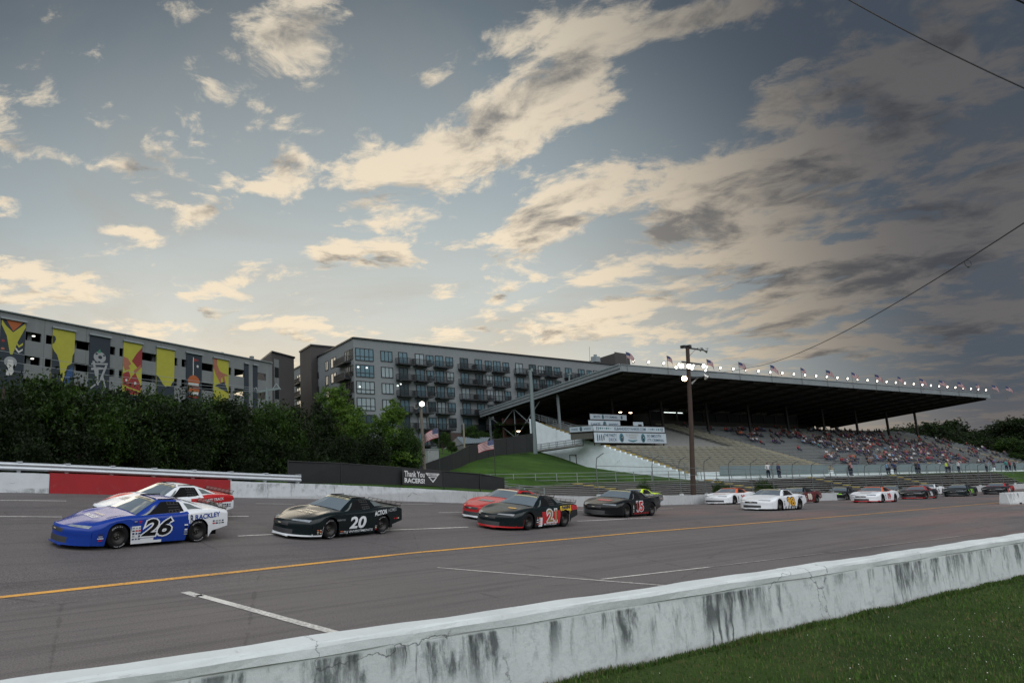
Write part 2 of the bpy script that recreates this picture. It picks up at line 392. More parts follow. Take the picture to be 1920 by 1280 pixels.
# ------------------------------------------------------------------ infield grass
def grass_mat(name, c1, c2, c3):
    m = bpy.data.materials.new(name); m.use_nodes = True; S.nt = nt = m.node_tree; b = nt.nodes['Principled BSDF']; c = coord()
    col = mix(noise(c, .9, 7.0, .65), c1, c2); col = mix(smooth(noise(c, 2.7, 6.0, .7), .5, .72)*.7, col, c3)
    col = mix(1.0, col, mix(smooth(noise(c, .22, 8.0, .7), .35, .65), (.62,.66,.62), (1.30,1.22,1.15)), 'MULTIPLY')
    col = mix(1.0, col, mix(noise(c, 22.0, 4.0, .7), (.45,.45,.45), (1.5,1.5,1.5)), 'MULTIPLY')
    put(b.inputs['Base Color'], col); b.inputs['Roughness'].default_value = .9; b.inputs['Specular IOR Level'].default_value = .15
    n = nt.nodes.new('ShaderNodeBump'); put(n.inputs['Height'], noise(c, 16.0, 6.0, .7)); n.inputs['Strength'].default_value = .9; n.inputs['Distance'].default_value = .06
    nt.links.new(n.outputs[0], b.inputs['Normal']); return m
GM = grass_mat('infield_turf', (.024,.046,.010), (.046,.080,.018), (.080,.070,.030))
mb = MB()
gxs = np.concatenate([np.arange(-14, 60, .5), np.arange(60, 200, 8.)]); gys = [0.02,.15,.4,.8,1.3,2,3,4,5,6,8,11,16,24,40,80,160]
def gh(x, y): return .03*math.sin(x*.9)*math.sin(y*.8+x*.2)*min(1, y) + .007*math.sin(x*2.3+y*1.7) + (.03+.012*math.sin(x*3.1))*max(0, 1-y/.4)
def gfn(i, j):
    x, y = gxs[i], gys[j]; p = w0 + wd_*x - wn*y
    return (p.x, p.y, gh(x, y))
mb.grid(len(gxs), len(gys), gfn, GM); tag(mb.build('infield_ground'), kind='structure')
# grass blades in the part near the camera
BM = [cm(c, .8, var=.25, sc=9.0, spec=.2) for c in ((.060,.120,.020),(.034,.078,.014),(.085,.115,.030),(.14,.12,.055))]
rng = np.random.RandomState(3); mb = MB(); nb = 0
while nb < 76000:
    x = rng.uniform(-4, 40); y = rng.uniform(.0, 9) if rng.rand() < .9 else rng.uniform(0, .12)
    p = w0 + wd_*x - wn*y
    if p.y < 5.0 or p.x/p.y > 1.5 or p.x/p.y < .1: continue
    cl = math.sin(x*1.3+1.7*math.sin(y*2.1))*math.sin(y*1.9+x*.4)
    h = rng.uniform(.020, .050)*(1.1 + .4*cl)*(1.5 if y < .15 else 1); a = rng.uniform(0, 6.28); ln = rng.uniform(.0, .7)*h; ww = rng.uniform(.006, .014)
    bx, by = math.cos(a)*ww, math.sin(a)*ww; lx, ly = math.cos(a+1.57)*ln, math.sin(a+1.57)*ln
    dry = math.sin(x*.7+2)*math.sin(y*1.1+x*.31)
    k = 3 if rng.rand() < .08 + .35*max(0, dry-.3) else (2 if rng.rand() < .25 else (0 if rng.rand() < .45+.3*cl else 1))
    z0 = gh(x, y)-.02
    b0 = len(mb.v); mb.v += [(p.x-bx, p.y-by, z0), (p.x+bx, p.y+by, z0), (p.x+lx, p.y+ly, z0+h+.03)]
    mb.f.append((b0, b0+1, b0+2)); mb.m.append(mb.mi(BM[k])); mb.sm.append(False); nb += 1
wf = cm((.62,.60,.54), .8)
for i in range(110):
    x, y = (rng.normal(15.5, 2.4), abs(rng.normal(2.2, .8))) if i % 3 else (rng.uniform(4, 22), rng.uniform(.3, 5))
    p = w0 + wd_*x - wn*y; r = rng.uniform(.005, .010)
    mb.raw([(p.x+r*a, p.y+r*b_, .075+gh(x,y)+r*c_) for a, b_, c_ in ((1,0,0),(0,1,0),(-1,0,0),(0,-1,0),(0,0,1),(0,0,-1))], [(0,1,4),(1,2,4),(2,3,4),(3,0,4),(1,0,5),(2,1,5),(3,2,5),(0,3,5)], wf)
o = mb.build('grass'); tag(o, 'short green infield grass dotted with small white clover flowers', 'grass', kind='stuff')
# small bare soil heap at the wall foot
# ------------------------------------------------------------------ outer wall, guard rail, barrier block
WO = white_wall_mat('outer_wall_paint', (.60,.63,.65), .55, (.9, .9)); WR = mat('red_wall_paint', (.30,.010,.014), .75, var=.15, sc=1.2, dirt=.35, dcol=(.25,.1,.09))
OU = 31.2
def outer_h(s): return .74+.10*min(1,max(0,(40-s)/35))
def s_at(px_, u, dz, lo=-60, hi=120):
    for s in np.arange(lo, hi, .05):
        v = CM3.inverted() @ (W(s, u, dz)-EYEV)
        if v.z < 0 and PX+F*v.x/-v.z > px_: return float(s)
    return hi
s_red0 = s_at(91, OU, .4, -5); s_red1 = s_at(431, OU, .4, -5)
T = Thing('track_wall', 'long white painted concrete wall along the outer edge of the race track', 'wall', W(20, OU))
ss = np.concatenate([np.arange(-50, 110, .8), np.arange(110, 300, 8.)])
def wallpart(s0, s1, mt, name, dy=0.0, ex=0.0, label=None):
    seg = [s0]+[s for s in ss if s0 < s < s1]+[s1]; mb = MB(); pr = [(-dy,-.3),(-dy,ex),(.3+dy,ex),(.3+dy,-1.0)]
    mb.grid(len(seg), 4, lambda i, j: W(seg[i], OU+pr[j][0], 0)+Vector((0,0,pr[j][1]+.006*math.sin(seg[i]*1.9+j)+(outer_h(seg[i]) if j in (1,2) else 0))), mt, sm=False)
    for e in (0, -1): mb.face([W(seg[e], OU+a, 0)+Vector((0,0,b_)) for a, b_ in pr], mt)
    T.part(name, mb, label=label)
wallpart(-50, s_red0-.01, WO, 'wall_section'); wallpart(s_red0, s_red1, WR, 'wall_section', .02, .05, 'red painted wall section'); wallpart(s_red1+.01, 300, WO, 'wall_section')
GR = mat('galvanised_rail', (.50,.53,.56), .42, .55, var=.1, sc=2.0, dirt=.15)
s_end = su(W(0,0))[0]; s_end = None
for s in np.arange(0, 40, .1):
    p = W(s, OU+.12); v = CM3.inverted() @ (p-EYEV)
    if PX+F*v.x/-v.z > 563: s_end = float(s); break
G = Thing('guard_rail', 'corrugated grey steel guard rail mounted above the white track wall at the left', 'guard rail', W(0, OU))
mb = MB(); gs = np.arange(-40, s_end+.01, 1.0); gs = np.append(gs, s_end)
wv = [(0,.14),(-.05,.16),(-.085,.20),(-.085,.25),(-.03,.29),(-.03,.33),(-.085,.37),(-.085,.42),(-.05,.46),(0,.48),(.06,.485),(.06,.40)]
mb.grid(len(gs), len(wv), lambda i, j: W(gs[i], OU+.1+wv[j][0]*1.2, outer_h(gs[i])-.03+wv[j][1]*1.0), GR)
G.part('rail_beam', mb)
for s in np.arange(-38, s_end, 2.1):
    mb = MB(); mb.box(W(s, OU+.24, outer_h(s)+.17), (.14,.16,.56), GR, (TT, NN, Vector((0,0,1)))); mb.box(W(s, OU+.17, outer_h(s)+.47), (.22,.3,.05), GR, (TT, NN, Vector((0,0,1)))); G.part('rail_post', mb)
BKM = white_wall_mat('block_paint', (.60,.62,.62), .9)
pb = ontrack(1884, 945); sb, ub = su(pb)
mb = MB(); bh = .86
xs2 = np.linspace(0, 6, 13); pr = [(-.30,0),(-.28,.1),(-.12,.28),(-.10,bh),(.10,bh),(.12,.28),(.28,.1),(.30,0)]
pts_b = [(-.30,0),(-.27,bh*.3),(-.17,bh),(.17,bh),(.27,bh*.3),(.30,0)]
mb.grid(2, 6, lambda i, j: (i*6.0, pts_b[j][0], pts_b[j][1]), BKM, sm=False)
mb.face([(0,a,b_) for a, b_ in pts_b], BKM); mb.face([(6,a,b_) for a, b_ in pts_b], BKM)
for x in (1.6, 4.4): mb.box((x, -.29, .06), (.35, .04, .12), cm((.02,.02,.02), .9))
o = mb.build('concrete_barrier'); o.location = (pb.x, pb.y, tz(sb, ub)-.01); o.rotation_euler.z = math.atan2(.38, .92)
tag(o, 'short worn white concrete barrier block standing on the asphalt at the right edge', 'barrier')
# ------------------------------------------------------------------ terrain outside the track
CP = [P(1000,845,122), P(960,852,104), P(900,862,84), P(850,884,66), P(950,913,50), P(1110,884,112), P(1180,892,106), P(1290,901,98), P(1050,880,80), P(1000,900,62),
      Vector((-60,60,3.2)), Vector((-20,50,2.6)), Vector((0,55,2.6)), Vector((-30,95,4.0)), Vector((10,75,3.0)), Vector((15,125,5.0)), Vector((60,160,6.0)), Vector((90,130,3)), Vector((150,160,3)),
      Vector((120,110,-.2)), Vector((170,130,-.5)), Vector((60,100,-.3)), Vector((70,88,-.6)), Vector((250,150,-.5)), Vector((250,260,5)), Vector((60,300,8)), Vector((-120,250,6)), Vector((400,350,6)), Vector((420,150,0)), Vector((-150,60,3)),
      Vector((-100,500,8)), Vector((300,600,10))]
cpx = np.array([(p.x, p.y) for p in CP]); cpz = np.array([p.z for p in CP])
def tps(r): return np.where(r > 1e-6, r*r*np.log(np.maximum(r, 1e-6)), 0)
_n = len(CP); _K = tps(np.linalg.norm(cpx[:,None]-cpx[None], axis=2)) + np.eye(_n)*20; _Pm = np.hstack([np.ones((_n,1)), cpx])
_w = np.linalg.solve(np.block([[_K, _Pm],[_Pm.T, np.zeros((3,3))]]), np.concatenate([cpz, np.zeros(3)]))
def terr(x, y):
    s, u = su((x, y))
    r = np.hypot(cpx[:,0]-x, cpx[:,1]-y); z = float(_w[:_n] @ tps(r) + _w[_n] + _w[_n+1]*x + _w[_n+2]*y); z = min(max(z, -1.5), 14)
    b = tz(min(max(s, -100), 380), 31)-.15; t = min(max((u-31.4)/5, 0), 1); t = t*t*(3-2*t)
    z = b+(z-b)*t
    if s > SFA-1.5 and u > 31:
        uf, ub, zf, zb = blrow(s)
        v = (u-uf)/(ub-uf)
        if v < 1.12: z = min(z, zf+(zb-zf)*max(0, min(v, 1))-.55)
    return z
BFA, BFB = P(985, 941, 52), P(1960, 921, 112); BBA, BBB = P(990, 908, 68), P(1960, 881, 126)
(SFA, UFA), (SFB, UFB), (SBA, UBA), (SBB, UBB) = su(BFA), su(BFB), su(BBA), su(BBB)
def blrow(s):
    t = (s-SFA)/(SFB-SFA); t2 = (s-SBA)/(SBB-SBA)
    return UFA+(UFB-UFA)*t, UBA+(UBB-UBA)*t2, BFA.z+(BFB.z-BFA.z)*t, BBA.z+(BBB.z-BBA.z)*t2
def BLP(s, q, dz=0.0):
    uf, ub, zf, zb = blrow(s); p = TT*s+NN*(uf+(ub-uf)*q); return Vector((p.x, p.y, zf+(zb-zf)*q+dz))
HM = grass_mat('hill_turf', (.020,.052,.008), (.040,.092,.014), (.060,.082,.020))
s1 = list(np.arange(-130, 160, 3.))+list(np.arange(160, 700, 20.)); u1 = [31.4,32,33,34.5,36,38,40]+list(np.arange(43, 130, 3.5))+list(np.arange(130, 800, 25.))
mb = MB()
def tfn(i, j): p = TT*s1[i]+NN*u1[j]; return (p.x, p.y, terr(p.x, p.y))
mb.grid(len(s1), len(u1), tfn, HM); tag(mb.build('grassy_hillside'), kind='structure')
mb = MB(); a_ = 4000
mb.face([(-a_,-a_,-2.2),(a_,-a_,-2.2),(a_,a_,-2.2),(-a_,a_,-2.2)], grass_mat('far_turf', (.03,.05,.015), (.05,.08,.02), (.06,.06,.03))); tag(mb.build('ground'), kind='structure')
ZU = Vector((0,0,1))
# ------------------------------------------------------------------ grandstand frame
LAM = 1.5; TG, NG = Vector((.91,.414,0)).normalized(), Vector((-.414,.91,0)).normalized(); G0 = Vector((38.2*LAM, 72*LAM, 0))
def GP(L, k, z): p = G0+TG*L+NG*k; return Vector((p.x, p.y, z))
GAX = (TG, NG, ZU)
KF, KB, LE = -12.0, 19.0, 130.0        # front, back, length
Z0, ZS = .55, .33
def seat_z(k): return Z0+(k-KF)*ZS
steel = mat('weathered_steel', (.22,.25,.26), .6, .3, dirt=.4, dcol=(.12,.08,.05)); dark = mat('dark_steel', (.030,.027,.025), .75, .1, var=.25)
conc = white_wall_mat('end_wall_paint', (.76,.84,.87), .20, (1.2, 1.2)); grey = mat('grey_concrete', (.24,.24,.23), .85, var=.2, dirt=.4)
yel = mat('yellow_stair_paint', (.40,.30,.05), .7, var=.25, sc=6, dirt=.5, dcol=(.10,.09,.07)); alu = mat('aluminium_bench', (.27,.31,.33), .5, .25, var=.12, sc=1.5, dirt=.2, dcol=(.15,.15,.15))
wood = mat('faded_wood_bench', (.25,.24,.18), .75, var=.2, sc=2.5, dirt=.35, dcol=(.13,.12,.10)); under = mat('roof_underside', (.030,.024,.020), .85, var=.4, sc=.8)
fas = mat('fascia_metal', (.22,.245,.26), .55, .2, var=.18, sc=.6, dirt=.45, dcol=(.14,.12,.10)); 
ST = Thing('grandstand', 'big covered grandstand with a white stepped end wall and long dark sloping roof', 'grandstand', GP(0, 0, 0))
# seating deck : stepped rows
rows = 34; tr = (KB-KF)/rows
mb = MB()
def dfn(i, j):
    k = KF+tr*((j+1)//2); z = seat_z(KF+tr*(j//2)); return GP((.4, LE)[i], k, z)
mb.grid(2, 2*rows, dfn, grey, sm=False); ST.part('seating_deck', mb)
sides = [(0.4, 39, wood), (40.5, 78, alu), (79.5, 117, alu), (118.5, LE, alu)]
for (l0, l1, mt) in sides:
    mbs = MB()
    for r in range(rows):
        k = KF+tr*(r+.45); z = seat_z(KF+tr*r)
        if mt is wood and l0 < 1 and k > 3.4: l0b = 33
        else: l0b = l0+.9
        mbs.box(GP((l0b+l1)/2, k, z+.40), (l1-l0b, .30, .06), mt, GAX)
        if mt is wood:
            mbs.box(GP((l0b+l1)/2, k+.17, z+.62), (l1-l0b, .05, .16), mt, GAX)
            n = int((l1-l0b)/2.0)
            for i in range(n): mbs.box(GP(l0b+.7+i*2.0+(r%2)*.9, k-.02, z+.50), (.55, .22, .05), dark, GAX)
        else: mbs.box(GP((l0b+l1)/2, k+.05, z+.18), (l1-l0b, .05, .32), grey, GAX)
    ST.part('bench_rows', mbs)
for L in (.75, 39.8, 78.8, 117.8):
    mb = MB()
    for r in range(rows):
        k = KF+tr*(r+.5); z = seat_z(KF+tr*r)
        mb.box(GP(L, k-tr*.2, z+.09), (1.3, tr*.55, .20), yel, GAX)
    ST.part('aisle_steps', mb)
# end wall with stepped top
mb = MB(); kk = [KF+tr*i for i in range(rows+1)]; kb = KF-.3
for i in range(rows):
    k0, k1 = kk[i], kk[i+1]; zt_ = seat_z(k0)+.14
    b0 = terr(*GP(0,k0,0)[:2])-1; b1 = terr(*GP(0,k1,0)[:2])-1
    mb.face([GP(0,k0,b0),GP(0,k1,b1),GP(0,k1,zt_),GP(0,k0,zt_)], conc); mb.face([GP(.4,k0,b0),GP(.4,k0,zt_),GP(.4,k1,zt_),GP(.4,k1,b1)], conc)
    mb.face([GP(0,k0,zt_),GP(0,k1,zt_),GP(.4,k1,zt_),GP(.4,k0,zt_)], conc); mb.face([GP(0,k0,zt_-.45),GP(0,k0,zt_),GP(.4,k0,zt_),GP(.4,k0,zt_-.45)], conc)
endw = ST.part('end_wall', mb)
mb = MB()
d0, d1, dz0 = onplane(1064,887-14+4,GP(0,0,0),TG), None, 0
kd = (onplane(1075,860,GP(0,0,0),TG)-G0).dot(NG); zd = onplane(1075,868,GP(0,0,0),TG).z
mb.box(GP(-.03,kd,zd+.1), (.06,1.2,2.5), conc, GAX)
for (a, b_, c, d) in ((kd-.65,0,.09,2.6),(kd+.65,0,.09,2.6)): mb.box(GP(-.05,a,zd+.1), (.1,c,d), dark, GAX)
mb.box(GP(-.05,kd,zd+1.42), (.12,1.5,.1), dark, GAX)
ST.part('wall_door', mb, parent=None)
# front wall, panels, rail
mb = MB(); mb.box(GP(LE/2+4.5, KF-.35, (Z0+1.25)/2-.8), (LE+14, .3, Z0+1.25+1.6), conc, GAX); ST.part('front_wall', mb)
pan = mat('grey_rail_panel', (.20,.26,.28), .5, .2, var=.12, sc=.8)
L = 2.0; ends = [29, 47, 66, 84, 102, 120, 140, 158]
for e in ends:
    mb = MB(); mb.box(GP((L+e)/2, KF-.6, 1.98), (e-L, .06, 1.25), pan, GAX); mb.box(GP((L+e)/2, KF-.6, 2.63), (e-L, .1, .05), steel, GAX); ST.part('rail_panel', mb); L = e+1.6
# roof
ZR0, ZR1, KR = 18.5, 13.45, 33.0
RL = 126.0
mb = MB(); th = .5
rp = lambda L, k, dz: GP(L, k, ZR0+(ZR1-ZR0)*k/KR+dz)
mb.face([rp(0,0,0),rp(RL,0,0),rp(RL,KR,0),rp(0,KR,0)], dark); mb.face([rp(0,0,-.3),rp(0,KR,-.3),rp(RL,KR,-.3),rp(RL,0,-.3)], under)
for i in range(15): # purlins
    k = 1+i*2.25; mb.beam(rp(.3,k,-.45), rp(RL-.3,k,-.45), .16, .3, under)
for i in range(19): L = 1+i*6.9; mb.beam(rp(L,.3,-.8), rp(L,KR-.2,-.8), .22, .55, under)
ST.part('roof', mb)
mb = MB(); mb.beam(rp(-.1,-.12,-.15), rp(RL+.1,-.12,-.15), .2, 1.15, fas); mb.beam(rp(-.1,-.26,.35), rp(RL+.1,-.26,.35), .12, .12, steel); ST.part('roof_fascia', mb)
mb = MB(); mb.beam(rp(-.14,-.1,-.15), rp(-.14,KR,-.15), .2, 1.25, fas); mb.beam(rp(-.3,-.1,.42), rp(-.3,KR,.42), .16, .16, alu); mb.beam(rp(-.27,-.1,-.30), rp(-.27,KR,-.30), .1, .09, dark); ST.part('roof_fascia', mb)
mb = MB(); mb.beam(rp(RL+.14,0,-.15), rp(RL+.14,KR,-.15), .2, .9, under); ST.part('roof_fascia', mb)
for i in range(10):
    L = 1+i*13.8
    for (k, zb, lean) in ((14, seat_z(14)-.3, 3.0), (31.5, 3, 0)):
        z1 = ZR0+(ZR1-ZR0)*(k)/KR-.8; mb = MB(); mb.beam(GP(L,k-(0 if k>20 else 0),zb if k < 20 else terr(*GP(L,k,0)[:2])-.5), GP(L,k,z1), .35, .35, steel if i == 0 else dark); ST.part('roof_column', mb)
# lattice bracing at both open ends and the rear
def lattice(Ls, k0, k1, zlo, zhi, mt, n=3):
    mb = MB()
    for i in range(n):
        a, b_ = k0+(k1-k0)*i/n, k0+(k1-k0)*(i+1)/n
        f = lambda k, t: GP(Ls, k, (zlo(k) if t == 0 else zhi(k)))
        mb.beam(f(a,0), f(b_,1), .14, .14, mt); mb.beam(f(b_,0), f(a,1), .14, .14, mt); mb.beam(f(b_,0), f(b_,1), .14, .14, mt); mb.beam(f(a,0), f(b_,0), .14, .14, mt)
    ST.part('bracing', mb)
lattice(1, 18, 31.5, lambda k: 8.2, lambda k: ZR0+(ZR1-ZR0)*k/KR-.9, steel, 2)
for L0 in range(1, 120, 14):
    mb = MB(); z1 = ZR1-.5
    for t in range(2):
        a, b_ = L0+t*6.9, L0+(t+1)*6.9; mb.beam(GP(a,31.5,7), GP(b_,31.5,z1), .13,.13, dark); mb.beam(GP(b_,31.5,7), GP(a,31.5,z1), .13,.13, dark)
    mb.beam(GP(L0,31.5,7), GP(L0+13.8,31.5,7), .14,.14, dark); ST.part('bracing', mb)
# concourse wall behind the seats, brick coloured at the near end
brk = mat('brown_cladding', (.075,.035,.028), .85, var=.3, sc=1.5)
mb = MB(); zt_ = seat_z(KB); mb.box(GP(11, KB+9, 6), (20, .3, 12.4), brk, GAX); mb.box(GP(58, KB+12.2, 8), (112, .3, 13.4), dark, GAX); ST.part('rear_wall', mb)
mb = MB(); mb.face([GP(0,KB,zt_),GP(120,KB,zt_),GP(120,KB+12,zt_),GP(0,KB+12,zt_)], grey); ST.part('concourse_floor', mb)
# press box under the roof
pbm = mat('press_box_panel', (.060,.055,.050), .7, var=.2); glsd = mat('dark_glass', (.012,.014,.016), .55, var=0, spec=.2)
mb = MB(); zp = zt_; p0L, p1L = 36.0, 89.0
mb.box(GP((p0L+p1L)/2, KB+3, zp+.7), (p1L-p0L, .2, 1.4), pbm, GAX); mb.box(GP((p0L+p1L)/2, KB+3, zp+4.0), (p1L-p0L, .3, 1.3), pbm, GAX)
for i in range(13): mb.box(GP(p0L+i*(p1L-p0L)/12, KB+3, zp+2.4), (.25,.25,2.2), pbm, GAX)
mb.box(GP((p0L+p1L)/2, KB+7, zp+2.4), (p1L-p0L, .2, 4.4), pbm, GAX)
pbx = ST.part('press_box', mb)
for i in range(12):
    if i in (1, 2): continue
    mb = MB(); mb.box(GP(p0L+(i+.5)*(p1L-p0L)/12, KB+3.05, zp+2.35), ((p1L-p0L)/12-.4,.05,1.9), glsd, GAX); ST.part('window', mb, parent=pbx)
ltm = mat('lit_tube', (.9,.9,.9), .4, var=0, emit=(.85,.95,.9), estr=1.6)
mb = MB(); mb.box(GP(p0L+6.5, KB+3.4, zp+3.2), (9.5, .16, .14), ltm, GAX); ST.part('ceiling_lamp', mb, parent=pbx)
mb = MB(); lt = cm((.20,.19,.17), .8)
text(mb, 'NASHVILLE  FAIRGROUNDS  SPEEDWAY', lambda x, y: GP((p0L+p1L)/2+x, KB+2.80, zp+4.0+y), 46, .8, lt, off=.02); ST.part('sign_lettering', mb, parent=pbx)
# upper white wall wing with railed ramp at the near end
mb = MB(); k0, k1 = 14, KB+1.0
ZW = 11.6
mb.face([GP(-.1,k0,terr(*GP(0,k0,0)[:2])-1),GP(-.1,k1,terr(*GP(0,k1,0)[:2])-1),GP(-.1,k1,ZW),GP(-.1,14.6,9.4),GP(-.1,k0,9.3)], conc)
mb.beam(GP(-1.9,7.6,6.2), GP(-1.9,20.5,8.2-3.1), 1.8, .25, grey)
ST.part('ramp', mb)
def railing(name, pts, h, mt, thing, step=1.6, nr=3, r=.035):
    mb = MB(); pts = [Vector(p) for p in pts]
    for a, b_ in zip(pts[:-1], pts[1:]):
        for q_ in range(nr): z = h*(q_+1)/nr; mb.beam(a+ZU*z, b_+ZU*z, r*1.6, r*1.6, mt)
        n = max(1, int((b_-a).length/step))
        for i in range(n+1): p = a.lerp(b_, i/n); mb.beam(p, p+ZU*h, r*2, r*2, mt)
    return thing.part(name, mb)
railing('railing', [GP(-2.8,6.5,6.1), GP(-2.8,20.5,5.1)], 1.1, steel, ST); railing('railing', [GP(-1.0,7.6,6.3), GP(-1.0,18.5,5.5)], 1.1, steel, ST)
railing('railing', [GP(.2,KB+.5,11.4), GP(.2,8.2,seat_z(8.2)+.3)], 1.2, steel, ST, nr=3)
railing('railing', [GP(2.6,KB+.5,11.0), GP(2.6,8.2,seat_z(8.2)+.3)], 1.2, steel, ST, nr=3)
railing('railing', [GP(.3,-2,seat_z(-2)+.2), GP(.3,KF,seat_z(KF)+.3)], 1.1, steel, ST, nr=2)
# ------------------------------------------------------------------ party deck and its banners
navy = cm((.035,.085,.15), .7); teal = cm((.05,.16,.20), .7); ban = mat('banner_vinyl', (.46,.53,.58), .6, var=.06); sand = cm((.35,.33,.27), .7)
PD = Thing('party_deck', 'dark boxy party deck platform standing on the lower seats of the grandstand', 'platform', GP(2, -1, 4))
# banner rectangle from pixels on the plane k = const
def kp(x, y, k): return onplane(x, y, GP(0, k, 0), NG)
KD = min(np.arange(-8, 8, .1), key=lambda k: abs(kp(1112, 832, k).z-seat_z(k)-.3))
A_, B_, C_, D_ = kp(1112,797,KD), kp(1245,799,KD), kp(1112,830,KD), kp(1250,834,KD)
l0, l1 = (A_-G0).dot(TG), (D_-G0).dot(TG); zb, zm, zt2 = C_.z, kp(1112,809,KD).z, A_.z
mb = MB(); mb.box(GP((l0+l1)/2, KD+2.4, zm-.05), (l1-l0, 4.6, .2), dark, GAX); mb.box(GP((l0+l1)/2, KD+.12, (zb+zm)/2), (l1-l0, .2, zm-zb), dark, GAX)
PD.part('deck_floor', mb)
mb = MB(); mb.box(GP(l0+.12, KD+2.4, (zb+zm)/2+.6), (.2, 4.6, zm-zb-.2), mat('olive_cladding', (.10,.10,.085), .8, var=.2), GAX); PD.part('side_panel', mb)
ztt = seat_z(5.4)+.45+2.6
mb = MB()
for i in range(8):
    for k in (KD+.3, KD+4.4): p = l0+.3+(l1-l0-.6)*i/7; mb.beam(GP(p,k,seat_z(k)), GP(p,k,zm+.1), .14,.14, dark)
PD.part('deck_post', mb)
def banner(name, label, cx, k, cz, wd, ht, draw, face='front', group='printed banners on the party deck'):
    T = Thing(name, label, 'banner', GP(cx, k, cz), group); mb = MB()
    if face == 'front': fn = lambda x, y, d=0.0: GP(cx+x, k-d, cz+y); ax = GAX
    else: fn = lambda x, y, d=0.0: GP(cx-d, k-x, cz+y); ax = (NG, TG, ZU)
    mb.box(GP(cx,k,cz), (wd,.05,ht), ban, ax); T.part('banner_sheet', mb); mb = MB(); draw(mb, fn, wd, ht)
    T.part('printing', mb); mb = MB()
    mb.box(fn(0,ht/2+.04), (wd+.1,.12,.09), dark, ax); mb.box(fn(0,-ht/2-.04), (wd+.1,.12,.09), dark, ax); T.part('frame_bar', mb)
    return T
def oval(mb, fn, x, y, rx, ry, mt, d): mb.face([fn(x+rx*math.cos(a*.314), y+ry*math.sin(a*.314), d) for a in range(20)], mt)
def emblem(mb, fn, x, r):
    oval(mb, fn, x, 0, r*.72, r, teal, .04); oval(mb, fn, x, .12*r, r*.30, r*.42, cm((.03,.03,.035), .8), .055); oval(mb, fn, x+.05*r, .1*r, r*.10, r*.14, cm((.6,.58,.5), .8), .07)
    mb.face([fn(x+a*r, b_*r, .065) for a, b_ in ((-.35,-.75),(.3,-.75),(.18,-.1),(-.15,-.1))], cm((.03,.03,.035), .8))
def txl(mb, fn, s, x, y, w_, h_, mt, d=.045, off=.012): text(mb, s, lambda a, b_: fn(x+a, y+b_, d), w_, h_, mt, off=off)
def d_main(mb, fn, wd, ht):
    txl(mb, fn, 'THE PARTY', -wd*.285, ht*.22, wd*.17, ht*.30, navy); txl(mb, fn, 'DECK', -wd*.255, -ht*.20, wd*.11, ht*.30, navy)
    emblem(mb, fn, -wd*.135, ht*.44); emblem(mb, fn, wd*.165, ht*.44)
    txl(mb, fn, 'EL BANDIDO', wd*.015, ht*.28, wd*.17, ht*.20, sand); txl(mb, fn, 'YANKEE', wd*.015, ht*.02, wd*.12, ht*.20, sand)
    mb.face([fn(wd*.015+a*wd, b_*ht, .045) for a, b_ in ((-.07,-.18),(0,-.24),(.07,-.18),(.055,-.30),(0,-.42),(-.055,-.30))], teal)
    txl(mb, fn, 'SO SMOOTH', wd*.325, ht*.22, wd*.20, ht*.28, navy); txl(mb, fn, "IT'S CRIMINAL", wd*.345, -ht*.20, wd*.24, ht*.28, navy)
    for i in range(4):
        x = -wd*(.46-.028*i); h_ = ht*(.36,.28,.33,.25)[i]; mb.face([fn(x+a, b_, .045) for a, b_ in ((-.10,-h_),(.10,-h_),(.12,h_*.3),(.04,h_),(-.04,h_),(-.12,h_*.3))], cm((.05,.07,.10), .8))
def d_strip(mb, fn, wd, ht):
    txl(mb, fn, 'ELBANDIDOYANKEE.COM', wd*.0, 0, wd*.44, ht*.52, navy)
    for i in range(7):
        for sg in (-1, 1):
            x = sg*wd*(.27+.028*i); r = .12+.06*(i % 3); mb.face([fn(x+a*r, b_*r, .045) for a, b_ in ((-1,0),(-.3,.9),(.9,.5),(.2,-.8))], teal)
    for x in (-.46,-.44,.45,.47): mb.box(fn(x*wd,0,.04), (.12,.02,ht*.62), cm((.05,.07,.10), .8), GAX)
def d_small(mb, fn, wd, ht):
    emblem(mb, fn, 0, ht*.42); txl(mb, fn, 'YANKEE', -wd*.29, 0, wd*.30, ht*.4, navy); txl(mb, fn, 'BANDIDO', wd*.28, 0, wd*.30, ht*.4, navy)
def d_up(mb, fn, wd, ht):
    txl(mb, fn, 'SMOOTH', -wd*.33, 0, wd*.18, ht*.42, navy); emblem(mb, fn, -wd*.16, ht*.42); txl(mb, fn, "IT'S CRIMINAL", wd*.07, 0, wd*.34, ht*.42, navy); emblem(mb, fn, wd*.36, ht*.36)
banner('banner', 'large white banner reading THE PARTY DECK with two teal ovals on the grandstand', (l0+l1)/2, KD-.02, (zb+zm)/2, l1-l0, zm-zb-.12, d_main)
banner('banner', 'long white banner strip reading ELBANDIDOYANKEE.COM along the deck railing', (l0+l1)/2-.1, KD-.02, (zm+zt2)/2+.05, l1-l0-.2, zt2-zm-.12, d_strip)
banner('banner', 'short white banner with one teal oval on the side railing of the deck', l0-.03, KD+2.4, (zm+zt2)/2+.05, 4.6, zt2-zm-.15, d_small, 'side')
a1 = kp(1106,776,7); a2 = kp(1175,787,7); L0_, L1_ = (a1-G0).dot(TG), (a2-G0).dot(TG)
banner('banner', 'dim shaded white banner hanging highest of the party deck banners', (L0_+L1_)/2, 7, (a1.z+a2.z)/2, L1_-L0_, a1.z-a2.z+.1, d_up)
a1 = kp(1103,788,5.4); a2 = kp(1163,797,5.4); L0_, L1_ = (a1-G0).dot(TG), (a2-G0).dot(TG)
banner('banner', 'half hidden white banner on the back railing of the party deck', (L0_+L1_)/2, 5.4, (a1.z+a2.z)/2-.3, L1_-L0_, 1.4, d_small)
